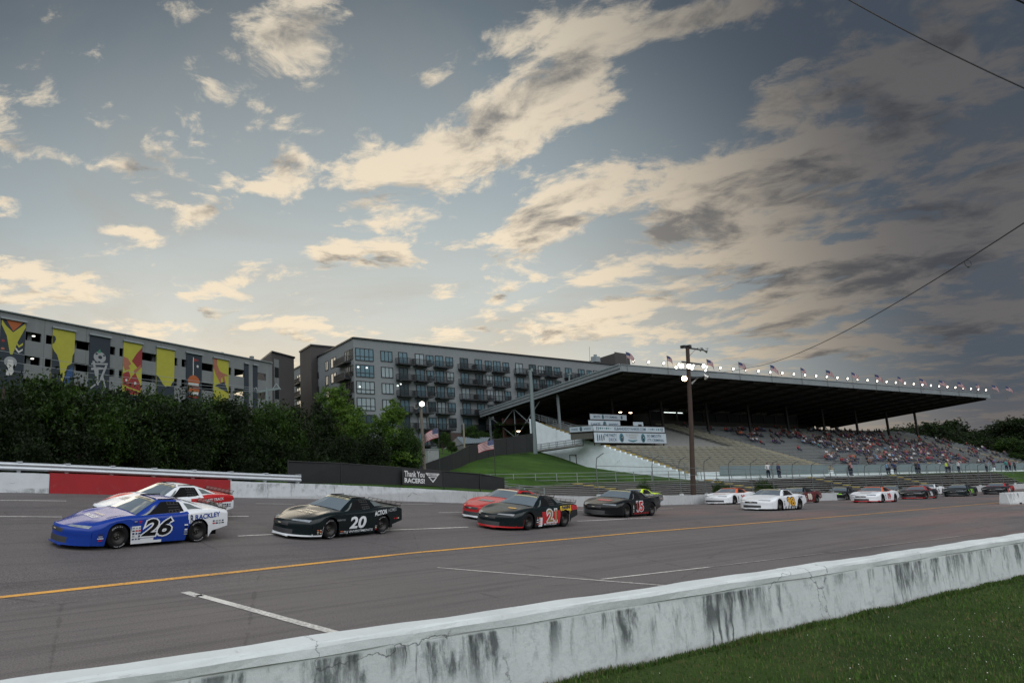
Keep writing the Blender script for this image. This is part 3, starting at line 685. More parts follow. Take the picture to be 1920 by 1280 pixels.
a1 = kp(1187,790,5.4); a2 = kp(1207,797,5.4); L0_, L1_ = (a1-G0).dot(TG), (a2-G0).dot(TG)
sg = Thing('notice_board', 'small pale notice board with a dark picture behind the party deck', 'sign', GP((L0_+L1_)/2, 5.5, a2.z-1)); mb = MB()
mb.box(GP((L0_+L1_)/2, 5.5, a1.z-.7), (L1_-L0_, .08, 1.3), ban, GAX); sg.part('board', mb); mb = MB(); mb.box(GP((L0_+L1_)/2+.4, 5.45, a1.z-.7), (.9, .03, .5), dark, GAX); mb.beam(GP(L0_,5.5,seat_z(5.5)), GP(L0_,5.5,a1.z), .1,.1, dark); mb.beam(GP(L1_,5.5,seat_z(5.5)), GP(L1_,5.5,a1.z), .1,.1, dark); sg.part('picture_panel', mb)
# ------------------------------------------------------------------ low bleachers between the track wall and the stand
bl0 = P(990, 900, 62); 
BLT = Thing('low_bleachers', 'long low open bleachers with grey bench rows between the track wall and the grandstand', 'bleachers', (45, 60, 0))
bwood = mat('grey_bleacher_bench', (.17,.165,.155), .75, var=.25, sc=1.5, dirt=.4, dcol=(.07,.06,.05)); brail = mat('rail_steel', (.24,.27,.27), .5, .3, dirt=.2)
NB = 10; S0, S1 = SFA, SFB
for r in range(NB):
    q_ = r/(NB-1); mb = MB(); s0 = S0+(NB-1-r)*.25
    for i in range(16):
        a, b_ = s0+(S1-s0)*i/16, s0+(S1-s0)*(i+1)/16-.15
        mb.beam(BLP(a,q_), BLP(b_,q_), .42, .07, bwood); mb.beam(BLP(a,q_,-.2)+NN*.25, BLP(b_,q_,-.2)+NN*.25, .05, .16, bwood)
    BLT.part('bench', mb)
mb = MB(); row_sheet = mat('dark_row_sheet', (.030,.028,.024), .95, var=.4)  # dark sheet laid under the benches so the gaps between rows look dark
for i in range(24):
    a, b_ = S0+(S1-S0)*i/24, S0+(S1-S0)*(i+1)/24; mb.face([BLP(a,-.1,-.42), BLP(b_,-.1,-.42), BLP(b_,1.05,-.42), BLP(a,1.05,-.42)], row_sheet)
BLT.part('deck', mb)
mb = MB()
for i in range(13):
    a = S0+(S1-S0)*i/12; mb.beam(BLP(a,0,-.25), BLP(a,1,-.22), .12,.14, dark)
BLT.part('frame', mb)
for a in (S0+1.0, S0+20, S0+42, S0+64, S0+86):
    mb = MB()
    for r in range(NB-1): mb.box(BLP(a,(r+.5)/(NB-1),.03), (1.0,.5,.07), yel, (TT, NN, ZU))
    BLT.part('aisle_steps', mb)
ba, bb, fa = BLP(S0,1), BLP(S1,1), BLP(S0,0); 
railing('railing', [ba+Vector((0,.3,0)), bb+Vector((0,.3,0))], 1.05, brail, BLT, step=3.0, nr=3, r=.03)
railing('railing', [ba+Vector((0,.3,0)), fa], 1.05, brail, BLT, step=2.2, nr=3)
railing('railing', [BLP(S0+2.2,1), BLP(S0+2.2,0)], 1.05, brail, BLT, step=2.2, nr=3)
# catch fence posts along the wall
CF = Thing('catch_fence', 'tall wire catch fence on thin steel posts behind the track wall', 'fence', W(60, 33))
cs0 = su(onz(1195, 925, .5))[0]; i = 0; fp = []
for px_ in (1120,1226,1278,1325,1371,1412,1452,1490,1526,1561,1594,1626,1656,1686,1714,1741,1767,1791,1815,1838,1860,1882,1903,1925,1946):
    for s in np.arange(20, 260, .25):
        p = W(s, 31.9, .7); v = CM3.inverted() @ (p-EYEV)
        if PX+F*v.x/-v.z > px_: break
    fp.append(p)
fmat = mat('fence_post_steel', (.15,.17,.17), .5, .4, dirt=.2)
for p in fp:
    mb = MB(); d = NN*-1
    mb.tube([p-ZU*.5, p+ZU*2.3, p+ZU*2.9+d*.12, p+ZU*3.25+d*.7], .032, fmat, 6); mb.box(p, (.25,.2,.3), mat('post_foot', (.6,.62,.62), .6) if False else cm((.60,.62,.62), .6), (TT,NN,ZU)); CF.part('post', mb)
mb = MB()
for z in (.9, 1.7, 2.3): mb.tube([p+ZU*z for p in fp], .018, fmat, 4, cap=False)
CF.part('cable', mb)
# ------------------------------------------------------------------ trees
def leaf_mat(name, c1, c2):
    m = bpy.data.materials.new(name); m.use_nodes = True; S.nt = nt = m.node_tree; b = nt.nodes['Principled BSDF']; c = coord()
    col = mix(smooth(noise(c, .9, 5.0, .7), .35, .68), c1, c2); col = mix(1.0, col, mix(noise(c, 9.0, 2.0), (.55,.55,.55), (1.5,1.5,1.4)), 'MULTIPLY')
    put(b.inputs['Base Color'], col); b.inputs['Roughness'].default_value = .6; b.inputs['Specular IOR Level'].default_value = .25
    t = nt.nodes.new('ShaderNodeBsdfTranslucent'); put(t.inputs[0], mix(1.0, col, (1.5,1.7,.7), 'MULTIPLY')); ms = nt.nodes.new('ShaderNodeMixShader'); ms.inputs[0].default_value = .28
    nt.links.new(b.outputs[0], ms.inputs[1]); nt.links.new(t.outputs[0], ms.inputs[2]); nt.links.new(ms.outputs[0], nt.nodes['Material Output'].inputs[0]); return m
LM1 = leaf_mat('leaves_green', (.009,.022,.004), (.040,.078,.012)); LM2 = leaf_mat('leaves_dark', (.004,.009,.002), (.016,.031,.006)); LM3 = leaf_mat('leaves_bright', (.036,.080,.012), (.105,.175,.028))
bark = mat('bark', (.060,.045,.035), .9, var=.35, sc=6)
def crown_mesh(name, lobes, nleaf, size, lm, seed, core=True):
    """leaf clusters spread over many twig tips inside uneven lobes"""
    rg = np.random.RandomState(seed); V, Fc = [], []
    cl = []
    for (cx, cy, cz, rx, ry, rz) in lobes:
        n = max(6, int(26*(rx*ry*rz)**.42))
        for i in range(n):
            d = rg.normal(size=3); d /= np.linalg.norm(d); r = rg.uniform(.55, 1.08)
            cl.append((cx+d[0]*rx*r, cy+d[1]*ry*r, cz+d[2]*rz*r, rg.uniform(.16, .34)*min(rx, rz)))
    per = max(8, nleaf//len(cl))
    for (x, y, z, r) in cl:
        P_ = rg.normal(size=(per, 3))*np.array([r, r, r*.72])*.8 + (x, y, z)
        A = rg.normal(size=(per, 3)); A /= np.linalg.norm(A, axis=1)[:,None]; B = rg.normal(size=(per, 3)); B -= A*(A*B).sum(1)[:,None]; B /= np.linalg.norm(B, axis=1)[:,None]
        sz = size*rg.uniform(.6, 1.4, (per, 1))
        q0, q1, q2, q3 = P_-A*sz, P_+B*sz*.42, P_+A*sz, P_-B*sz*.42
        b = len(V)*4
        V.append(np.stack([q0,q1,q2,q3], 1).reshape(-1, 3))
    V = np.concatenate(V); n = len(V)//4
    me = bpy.data.meshes.new(name); me.vertices.add(len(V)); me.vertices.foreach_set('co', V.ravel())
    me.loops.add(n*4); me.loops.foreach_set('vertex_index', np.arange(n*4)); me.polygons.add(n); me.polygons.foreach_set('loop_start', np.arange(0, n*4, 4)); me.polygons.foreach_set('loop_total', np.full(n, 4))
    me.materials.append(lm); me.update(); me.validate(); return me
def trunk_mesh(name, h, r, lobes, seed):
    rg = random.Random(seed); mb = MB()
    mb.tube([(0,0,-.6),(.05,.03,h*.3),(-.06,.05,h*.62),(0,0,h)], r, bark, 8, r*.35)
    for (cx, cy, cz, rx, ry, rz) in lobes[:9]:
        z0 = h*rg.uniform(.25, .6); mb.tube([(0,0,z0),(cx*.4,cy*.4,(z0+cz)/2+.1),(cx*.9,cy*.9,cz)], r*.42, bark, 6, r*.12)
    return mb.mesh(name)
def lobes_for(kind, seed):
    rg = random.Random(seed); L = []
    if kind == 'hedge':      # 5 m wide, 5.4 m high bushy tree, leafy to the ground
        for i in range(13): a = rg.uniform(0, 6.28); r = rg.uniform(.2, 1.9); z = rg.uniform(.7, 4.3); L.append((math.cos(a)*r, math.sin(a)*r*.8, z, rg.uniform(.9,1.5), rg.uniform(.9,1.3), rg.uniform(.8,1.2)))
        L += [(0,0,2.0,2.1,1.7,2.0),(0,0,3.6,1.4,1.2,1.4)]
    elif kind == 'tall':     # conical-ish broad tree 8 m
        for i in range(16):
            z = 1.2+i*.38+rg.uniform(-.2,.2); rr = (2.5 if z < 3.6 else 2.5-(z-3.6)*.52); a = rg.uniform(0, 6.28); r = rg.uniform(.35, .85)*max(.25, rr)
            L.append((math.cos(a)*r, math.sin(a)*r, z, rg.uniform(.7,1.2), rg.uniform(.7,1.2), rg.uniform(.55,.9)))
        L += [(0,0,2.6,2.0,2.0,1.8),(0,0,4.6,1.3,1.3,1.6),(.1,0,6.9,.7,.7,1.0)]
    else:                    # round broadleaf 7 m
        for i in range(14): a = rg.uniform(0, 6.28); e = rg.uniform(-.3, 1); r = 2.1; L.append((math.cos(a)*r*math.cos(e*1.3), math.sin(a)*r*math.cos(e*1.3), 4.0+1.7*math.sin(e*1.3), rg.uniform(.9,1.3), rg.uniform(.9,1.3), rg.uniform(.7,1.1)))
        L += [(0,0,3.9,1.9,1.9,1.6)]
    return L
TREE = {}
for kind, n, sz in (('hedge', 17000, .095), ('tall', 17000, .10), ('round', 12000, .13)):
    for sd in ((1,2,3) if kind == 'hedge' else (1,2)):
        L = lobes_for(kind, sd*7+len(kind)); h = {'hedge':4.2,'tall':6.6,'round':4.6}[kind]
        for nm, lm in ((('a', LM3 if kind == 'tall' else LM1),('b', LM2)) if kind != 'round' else (('a', LM2),('b', LM1))):
            TREE[kind, sd, nm] = (crown_mesh('crown', L, n, sz, lm, sd), trunk_mesh('trunk', h, .16, L, sd))
def tree(name, label, kind, sd, nm, x, y, z, sc, rz, group=None, cat='tree'):
    r = bpy.data.objects.new(name, None); COL.objects.link(r); r.location = (x, y, z); r.rotation_euler.z = rz; r.scale = sc if isinstance(sc, tuple) else (sc, sc, sc)
    tag(r, label, cat, group)
    k = HT[kind]/MX[kind, sd, nm]; r.scale[2] *= k
    for n_, me in zip(('crown', 'trunk'), TREE[kind, sd, nm]): o = bpy.data.objects.new(n_, me); COL.objects.link(o); o.parent = r
    return r
HT = {'hedge':5.4,'tall':7.6,'round':6.8}; MX = {k: float(np.percentile([v.co.z for v in m_[0].vertices], 99.6)) for k, m_ in TREE.items()}
# hedge row of bushy trees behind the guard rail (x pixel of centre, top pixel, depth)
hd = [(-55,698,33,1,'b'),(10,692,34,1,'b'),(72,705,36,2,'a'),(128,706,37,3,'b'),(180,716,38.5,1,'a'),(232,726,40,2,'b'),(282,728,41,3,'a'),(330,734,42.5,1,'b'),(378,738,44,2,'a'),(425,744,45,3,'b'),(468,743,46,1,'a'),(512,752,47.5,2,'a'),(552,757,49,3,'b'),(20,722,37,3,'a'),(105,722,39,1,'b'),(215,740,42,2,'b'),(305,748,45,3,'b'),(400,757,48,1,'b'),(490,768,50,2,'b'),
      (40,800,32.5,2,'b'),(150,800,35.5,3,'b'),(260,805,38.5,1,'b'),(355,808,41,2,'b'),(450,812,43.5,3,'b'),(530,815,46,1,'b')]
OR = ['leftmost', 'second', 'third', 'fourth', 'fifth', 'sixth', 'seventh', 'eighth', 'ninth', 'tenth', 'eleventh', 'twelfth', 'thirteenth', 'fourteenth', 'fifteenth', 'sixteenth', 'seventeenth', 'eighteenth', 'nineteenth', 'twentieth']
for i, (px_, py_, Y_, sd, nm) in enumerate(hd):
    top = P(px_, py_, Y_); z0 = terr(top.x, top.y); h = top.z-z0
    if i < 13: lab = 'bushy dark green tree, %s from the left in the front row behind the guard rail' % OR[i]
    elif i < 19: lab = 'dark bushy tree, %s from the left in the back row behind the guard rail' % OR[i-13]
    else: lab = 'low leafy shrub tree, %s from the left right behind the guard rail' % OR[i-19]
    tree('bushy_tree', lab, 'hedge', sd, nm, top.x, top.y, z0-.3, (1.12*h/5.4, 1.0*h/5.4, h/5.35), i*1.3, 'row of bushy trees behind the guard rail')
for i, (px_, py_, Y_, kind, sd, nm, wsc, lab) in enumerate([
    (632,722,58,'tall',1,'a',1.15,'tallest green tree with a pointed top left of the lamp pole'),
    (598,752,56,'tall',2,'b',1.0,'dark green tree beside the tallest tree at the end of the hedge row'),
    (672,770,55,'tall',2,'a',.9,'middle green tree between the two tall trees by the apartment block'),
    (735,748,56,'tall',2,'a',1.15,'light green tree standing just left of the lamp pole'),
    (700,800,53,'hedge',1,'b',.9,'low dark tree in front of the tall trees by the black fence'),
    (762,800,55,'hedge',2,'a',.8,'small leafy tree at the foot of the lamp pole'),
    (640,812,51,'hedge',3,'b',.9,'low dark bush tree right behind the black screened fence')]):
    top = P(px_, py_, Y_); z0 = terr(top.x, top.y); h = top.z-z0; H0 = {'tall':7.6,'hedge':5.4,'round':6.8}[kind]
    tree('broadleaf_tree', lab, kind, sd, nm, top.x, top.y, z0-.2, (wsc*h/H0, wsc*h/H0, h/H0), i*2.1)
for i, (px_, py_, Y_, wsc, lab) in enumerate([(828,808,95,.9,'dark tree behind the torn flag in front of the apartment block'),(880,796,120,.9,'small round tree growing above the metal shed roof'),(905,806,125,.8,'little tree beside the grandstand roof corner and apartment block'),
    (942,790,135,.8,'small tree seen through the grandstand bracing at the left'),(975,800,132,.9,'dark tree seen under the grandstand roof left end'),(845,825,88,.8,'low dark shrub tree beside the metal shed')]):
    top = P(px_, py_, Y_); z0 = terr(top.x, top.y); h = top.z-z0
    tree('small_tree', lab, 'round', 1+i % 2, 'b', top.x, top.y, z0-.2, (wsc*h/6.8, wsc*h/6.8, h/6.8), i*1.7)
# far trees beyond the right end of the stand
far = [(1725,795,215,1),(1752,790,225,2),(1775,803,220,1),(1700,800,240,2),(1800,810,215,1),(1830,812,220,2),(1855,806,225,1),(1880,800,222,2),(1905,790,215,1),(1935,782,210,2),(1965,786,205,1),(1868,822,190,2),(1893,818,180,1),(1925,822,176,2),(1842,828,200,1),(1812,826,205,2),(1785,822,212,1),(1850,840,170,1),(1880,843,162,2),(1910,845,156,1),(1940,842,150,2)]
fl = ['round topped dark tree', 'dense dark green tree']
for i, (px_, py_, Y_, sd) in enumerate(far):
    top = P(px_, py_, Y_); z0 = terr(top.x, top.y); h = top.z-z0
    tree('distant_tree', 'distant tree in the dark green wooded rise beyond the right end of the grandstand', 'round', sd, 'b' if i in (12,13,19) else 'a', top.x, top.y, z0-.5, (h/6.3*(1.2 if h < 14 else .95), h/6.3, h/6.7), i*1.1, 'wooded rise beyond the grandstand')
# bushes poking over the track wall
for px_, py_, Y_, lab in ((1350,902,66,'round green bush above the wall behind the white and orange race car'),(1432,899,71,'wide green bush above the wall behind the white race car with number 98'),(1208,901,62,'small dark bush above the wall behind the neon yellow race car'),(1322,905,59,'thin leafy bush beside the lamp post foot')):
    top = P(px_, py_, Y_); z0 = W(*su(top)[:1], 32).z-.2; h = top.z-z0; 
    if px_ == 1322: continue
    tree('bush', lab, 'hedge', 1, 'a', top.x, top.y, z0-.3, (h/5.4*(.95 if px_ != 1208 else .7), h/5.4*.8, (h+.3)/5.3), px_, cat='bush')
# ------------------------------------------------------------------ apartment block
AA, AB = Vector((.876,.482,0)).normalized(), Vector((-.228,.974,0)).normalized(); AC = P(662, 633.5, 125); ATOP = AC.z; AC = Vector((AC.x, AC.y, 0))
NA = Vector((AA.y, -AA.x, 0)); NB_ = Vector((-AB.y, AB.x, 0))
brick = bpy.data.materials.new('grey_brick'); brick.use_nodes = True; S.nt = nt = brick.node_tree; b = nt.nodes['Principled BSDF']; c = coord(); x, y, z = sep(c)
bt = nt.nodes.new('ShaderNodeTexBrick'); put(bt.inputs['Vector'], vec(x*.9+y*.5, z, 0.0)); bt.inputs['Scale'].default_value = 2.2; bt.inputs['Color1'].default_value = (.195,.215,.222,1); bt.inputs['Color2'].default_value = (.160,.178,.186,1); bt.inputs['Mortar'].default_value = (.20,.215,.22,1)
col = mix(1.0, S(bt.outputs[0]), mix(noise(c, .15, 5.0), (.85,.85,.85), (1.15,1.15,1.15)), 'MULTIPLY'); put(b.inputs['Base Color'], col); b.inputs['Roughness'].default_value = .85
drk = mat('dark_brick', (.055,.050,.050), .85, var=.15, sc=.4); fr = cm((.012,.014,.016), .5)
glass = mat('window_glass', (.14,.24,.29), .12, .45, var=.1, sc=.3, spec=1.0); glass2 = mat('side_window_glass', (.10,.11,.11), .05, .6, var=0)
AT = Thing('apartment_block', 'long grey brick apartment block with rows of windows and small black balconies', 'apartment block', AC)
def AP(L, z, d=0.0): p = AC+AA*L+NA*d; return Vector((p.x, p.y, z))
def BP(k, z, d=0.0): p = AC+AB*k+NB_*d; return Vector((p.x, p.y, z))
def La(px_, py_=652): return (onplane(px_, py_, AC, NA)-AC).dot(AA)
def Lb(px_, py_=690): return (onplane(px_, py_, AC, NB_)-AC).dot(AB)
LEN = La(1166, 681)
mb = MB(); foot = [AC, AC+AA*LEN, AC+AA*LEN+AB*30, AC+AB*62]
for i in range(4): a, b_ = foot[i], foot[(i+1) % 4]; mb.face([Vector((a.x,a.y,-1)),Vector((b_.x,b_.y,-1)),Vector((b_.x,b_.y,ATOP)),Vector((a.x,a.y,ATOP))], brick)
AT.part('wall', mb)
mb = MB(); mb.face([Vector((p.x,p.y,ATOP-.02)) for p in foot], drk); mb.beam(AP(-.1,ATOP+.05,.05), AP(LEN,ATOP+.05,.05), .35, .28, fr); mb.beam(BP(0,ATOP+.05,.05), BP(62,ATOP+.05,.05), .35, .28, fr); AT.part('roof', mb)
z1 = onplane(668, 652.3, AC, NA).z; z2 = onplane(668, 674.5, AC, NA).z; ST_H = (onplane(668, 652.3, AC, NA).z-onplane(669, 683, AC, NA).z)
def win_mesh(wd, ht, nx, trans):
    mb = MB(); mb.box((0,0,0), (wd, .04, ht), glass)
    for i in range(nx+1): mb.box((-wd/2+wd*i/nx, -.05, 0), (.09 if 0 < i < nx else .12, .08, ht+.1), fr)
    for zz in ([-ht/2, ht/2] + ([-ht*.17] if trans else [])): mb.box((0, -.05, zz), (wd+.1, .08, .11), fr)
    return mb.mesh('window')
glvar = [mat('window_glass_curtain', (.26,.32,.34), .3, .1, var=.15, sc=.5, spec=.8), mat('window_glass_dim', (.05,.085,.10), .12, .4, var=.1, sc=.3, spec=1.0)]
_rw = random.Random(5)
def variant(me):
    k = _rw.random()
    if k > .42: return me
    j = 0 if k < .16 else 1; nm = me.name+'_v%d' % j
    if nm not in bpy.data.meshes:
        m2 = me.copy(); m2.name = nm
        for i_, mm in enumerate(m2.materials):
            if mm and mm.name.startswith('window_glass'): m2.materials[i_] = glvar[j]
    return bpy.data.meshes[nm]
def bal_mesh(wd, dp):
    mb = MB(); mb.box((0,-dp/2,-.10), (wd,dp,.24), fr)
    for y in (-dp,): mb.box((0,y,1.08), (wd,.05,.06), fr)
    for x in (-wd/2, wd/2): mb.box((x,-dp/2,1.08), (.05,dp,.06), fr)
    n = int(wd/.20)
    for i in range(n+1): mb.box((-wd/2+wd*i/n, -dp, .5), (.05,.05,1.15), fr)
    for i in range(7):
        for x in (-wd/2, wd/2): mb.box((x, -dp*i/7, .5), (.05,.05,1.15), fr)
    return mb.mesh('balcony')
def aplace(name, me, L, z, d, side='A'):
    o = bpy.data.objects.new(name, me); COL.objects.link(o); o.parent = AT.o
    p = (AP if side == 'A' else BP)(L, z, d) - AT.base; o.location = p
    o.rotation_euler.z = math.atan2(AA.y, AA.x) if side == 'A' else math.atan2(-AB.y, -AB.x); return o
wins = [(666.1,698.9,'big'),(713.1,734.1,'tri'),(797.8,810.6,'w'),(834.3,847.2,'w'),(907.5,918.8,'w'),(940.3,951,'w'),(1006,1016,'w'),(1035,1046,'w'),(1096,1104,'w'),(1121,1131,'w')]
doors = [(746.3,761.9,743.8,771.5),(777.4,793,775.8,802.5),(814.7,828.9,813.8,840.4),(861,875,859.6,886),(888.5,901,887,912),(922.5,935.3,921.6,946),(963.8,976.5,963.4,986),(989,1001,989,1012.5),(1019,1030.7,1019,1042.5),(1056,1067,1055.6,1076),(1080,1091,1079,1101),(1108,1118,1107,1122)]
WMS = {}
for r in range(6):
    zt_ = z1-ST_H*r
    for (a, b_, kd_) in wins:
        l0_, l1_ = La(a), La(b_); ht = (z1-z2) if kd_ == 'big' else 1.75 if kd_ == 'w' else 1.95
        key = ('w', a)
        if key not in WMS: WMS[key] = win_mesh(l1_-l0_, ht, {'big':4,'tri':3,'w':2}[kd_], kd_ == 'big')
        aplace('window', variant(WMS[key]), (l0_+l1_)/2, zt_-ht/2-(.0 if kd_ == 'big' else .12), .03)
    for (a, b_, c_, d_) in doors:
        l0_, l1_, m0, m1 = La(a), La(b_), La(c_), La(d_)
        if ('d', a) not in WMS: WMS['d', a] = win_mesh(l1_-l0_, 2.35, 2, False); WMS['b', a] = bal_mesh(m1-m0, 1.45)
        aplace('balcony_door', variant(WMS['d', a]), (l0_+l1_)/2, zt_-1.2, .03); 
        aplace('balcony', WMS['b', a], (m0+m1)/2-.5, zt_-2.42, .02)
for (x, y) in ((671,688),(687,689.5),(674,725),(745,723),(750.5,720)):
    mb = MB(); mb.box(onplane(x, y, AC, NA)+NA*.12, (.32,.1,.22), ltm, (AA,NA,ZU)); AT.part('ceiling_lamp', mb)
# left facade
glass_, glass = glass, glass2
for r in range(6):
    zt_ = z1-ST_H*r
    for (a, b_, kd_) in ((661.5,657,'w'),(656,647,'d'),(630,620,'w'),(615,610,'w'),(571,565,'w'),(563,556,'w')):
        l0_, l1_ = Lb(a, 665), Lb(b_, 665); ht = 2.3 if kd_ == 'd' else 1.9
        if ('lw', a) not in WMS: WMS['lw', a] = win_mesh(abs(l1_-l0_), ht, 3 if kd_ == 'd' else 2, False)
        aplace('window', WMS['lw', a], (l0_+l1_)/2, zt_-ht/2-.1, .03, 'B')
    for (a, b_) in ((658,637),(572,555)):
        l0_, l1_ = Lb(a, 665), Lb(b_, 665)
        if ('lb', a) not in WMS: WMS['lb', a] = bal_mesh(abs(l1_-l0_), 1.4)
        aplace('balcony', WMS['lb', a], (l0_+l1_)/2, zt_-2.42, .02, 'B')
glass = glass_
# dark stair tower on the left facade and rooftop volume at the far end
k0 = Lb(600, 668); T0 = BP(k0, 0, 0)
tw = P(583, 648, 146); tz_ = tw.z; tl = Vector((tw.x, tw.y, 0)); mb = MB()
def prism(mb, pts, z0, z1, mt, cap=None):
    for i in range(len(pts)): a, b_ = pts[i], pts[(i+1) % len(pts)]; mb.face([Vector((a.x,a.y,z0)),Vector((b_.x,b_.y,z0)),Vector((b_.x,b_.y,z1)),Vector((a.x,a.y,z1))], mt)
    mb.face([Vector((p.x,p.y,z1)) for p in pts], cap or mt)
prism(mb, [tl, tl+AA*9, tl+AA*9+AB*9, tl+AB*9], -1, tz_, drk); prism(mb, [tl-AA*.2-AB*.2, tl+AA*9.2-AB*.2, tl+AA*9.2+AB*9.2, tl-AA*.2+AB*9.2], tz_, tz_+.35, fr); AT.part('stair_tower', mb)
me_ = bal_mesh(3.4, 1.4)
for r in range(5):
    o = bpy.data.objects.new('balcony', me_); COL.objects.link(o); o.parent = AT.o; p = tl+AA*3.2; o.location = Vector((p.x, p.y, z1-ST_H*(r+.75)-.4))-AT.base; o.rotation_euler.z = math.atan2(AA.y, AA.x)
mb = MB(); pr0 = P(1129,672,172); prw = Vector((pr0.x, pr0.y, 0)); rz_ = P(1155, 662, 172).z
q0 = P(1118,676,176); q1 = P(1152,662,170); q2 = P(1180,664,174)
for (a, b_) in ((q0,q1),(q1,q2)):
    mb.face([Vector((a.x,a.y,20)),Vector((b_.x,b_.y,20)),Vector((b_.x,b_.y,b_.z)),Vector((a.x,a.y,b_.z if a is q1 else a.z))], drk)
q3 = q2+AB*8; mb.face([Vector((q2.x,q2.y,20)),Vector((q3.x,q3.y,20)),Vector((q3.x,q3.y,q2.z)),q2], drk); q4 = q0+AB*8
mb.face([q0,q1,q2,q3,q4], drk); AT.part('roof_house', mb)
mb = MB(); p = P(1117,676,150); mb.box(p+ZU*.3, (1.6,1.2,1.2), alu, (AA,NA,ZU)); mb.box(p+ZU*1.1, (.5,.5,.6), alu, (AA,NA,ZU)); AT.part('roof_vent', mb)
mb = MB(); p = P(1106,678,150); mb.beam(p, P(1105,650,150), .06,.06, steel); AT.part('roof_mast', mb)
mb = MB(); prism(mb, [AC+NA*1.5+AA*22-ZU*0, AC+NA*1.5+AA*LEN, AC+AA*LEN-NA*1, AC-NA*1+AA*22], 0, onplane(860,812,AC,NA).z, mat('dark_base_brick', (.06,.04,.035), .85, var=.2)); AT.part('base_storey', mb)
# ------------------------------------------------------------------ parking garage
g0 = P(0, 582, 91); g1 = P(510, 680.5, 123); GD = Vector((g1.x-g0.x, g1.y-g0.y, 0)); GL_ = GD.length; GD.normalize(); GN = Vector((GD.y, -GD.x, 0))
def gp(x, y, d=0.0): return onplane(x, y, g0, GN)+GN*d
gconc = bpy.data.materials.new('panel_concrete'); gconc.use_nodes = True; S.nt = nt = gconc.node_tree; b = nt.nodes['Principled BSDF']; c = coord(); x, y, z = sep(c)
al = x*.75+y*.66; k = noise(vec(al*.8, 0.0, z*.25), 1.0, 6.0, .65); seam = smooth(mth('ABSOLUTE', mth('FRACT', al*.155)-.5), .485, .495)
put(b.inputs['Base Color'], mix(seam*.5, mix(k, (.105,.115,.120), (.185,.195,.198)), (.07,.07,.07))); b.inputs['Roughness'].default_value = .85
PG = Thing('parking_garage', 'long grey concrete parking garage with painted mural strips at the left edge', 'garage', Vector((g0.x, g0.y, 0)))
def gl(x, y): p = gp(x, y); return (p-g0).dot(GD), p.z
SL = (g1.z-g0.z)/GL_
def gz_(L, z): return z+SL*L
def GPt(L, z, d=0.0): p = g0+GD*L+GN*d; return Vector((p.x, p.y, z))
ztop = g0.z; mur = [(3,50),(100,141),(169,207),(232,266.5),(294,327),(349,378),(400,428)]
# openings: rows at heights below the roof line
rt = [ (ztop-gl(48,620)[1]+0, ) ]
Lx = lambda x: gl(x, 582+x*.193)[0]
op1 = (ztop - (gl(50,621)[1]-SL*gl(50,621)[0]), ztop - (gl(50,635)[1]-SL*gl(50,635)[0])); STG = op1[0]*0+ (gl(48,621)[1]-gl(46,665)[1])
LEFT = -60.0
rowsg = [(op1[0]+STG*i, op1[1]+STG*i+.2) for i in range(5)]
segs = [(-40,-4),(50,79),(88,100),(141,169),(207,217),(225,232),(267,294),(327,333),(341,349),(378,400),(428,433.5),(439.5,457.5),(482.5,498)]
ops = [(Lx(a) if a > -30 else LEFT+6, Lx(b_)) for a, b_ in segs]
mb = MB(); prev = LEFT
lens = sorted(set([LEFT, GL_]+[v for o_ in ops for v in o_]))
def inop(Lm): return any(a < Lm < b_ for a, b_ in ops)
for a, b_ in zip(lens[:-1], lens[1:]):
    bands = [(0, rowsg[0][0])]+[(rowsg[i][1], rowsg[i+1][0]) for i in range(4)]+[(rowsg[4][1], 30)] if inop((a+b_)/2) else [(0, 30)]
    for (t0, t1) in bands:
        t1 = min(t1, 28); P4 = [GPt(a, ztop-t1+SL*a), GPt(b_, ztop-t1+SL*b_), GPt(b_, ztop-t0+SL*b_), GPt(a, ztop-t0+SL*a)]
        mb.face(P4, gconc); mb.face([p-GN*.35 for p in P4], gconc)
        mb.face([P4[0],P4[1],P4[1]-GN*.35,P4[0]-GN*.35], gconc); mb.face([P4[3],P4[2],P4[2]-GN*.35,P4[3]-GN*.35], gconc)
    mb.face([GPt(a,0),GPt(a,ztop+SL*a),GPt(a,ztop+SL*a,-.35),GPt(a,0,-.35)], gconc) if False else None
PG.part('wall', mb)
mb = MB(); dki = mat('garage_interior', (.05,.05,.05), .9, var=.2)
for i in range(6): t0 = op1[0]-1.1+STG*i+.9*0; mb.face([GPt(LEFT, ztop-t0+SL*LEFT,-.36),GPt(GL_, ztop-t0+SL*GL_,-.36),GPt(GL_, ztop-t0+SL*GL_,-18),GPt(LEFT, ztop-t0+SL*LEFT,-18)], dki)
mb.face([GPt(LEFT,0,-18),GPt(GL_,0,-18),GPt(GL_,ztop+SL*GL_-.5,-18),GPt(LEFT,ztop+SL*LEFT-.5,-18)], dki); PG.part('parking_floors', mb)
mb = MB()
for i in range(16): L = LEFT+i*(GL_-LEFT)/16+3; mb.box(GPt(L, 10, -1.2), (.6,.6,26), gconc, (GD,GN,ZU))
PG.part('inner_pillars', mb)
mb = MB(); mb.beam(GPt(LEFT, ztop+SL*LEFT+.02,-.1), GPt(GL_, ztop+SL*GL_+.02,-.1), .7,.14, steel); PG.part('coping', mb)
lb = cm((.9,.9,.85), .5, emit=(1,.95,.85), estr=2.5)
mb = MB(); n = 0
for (x, y) in ((73,626),(70.5,669)): mb = MB(); mb.box(gp(x,y,-2), (.35,.35,.12), lb); PG.part('ceiling_lamp', mb)
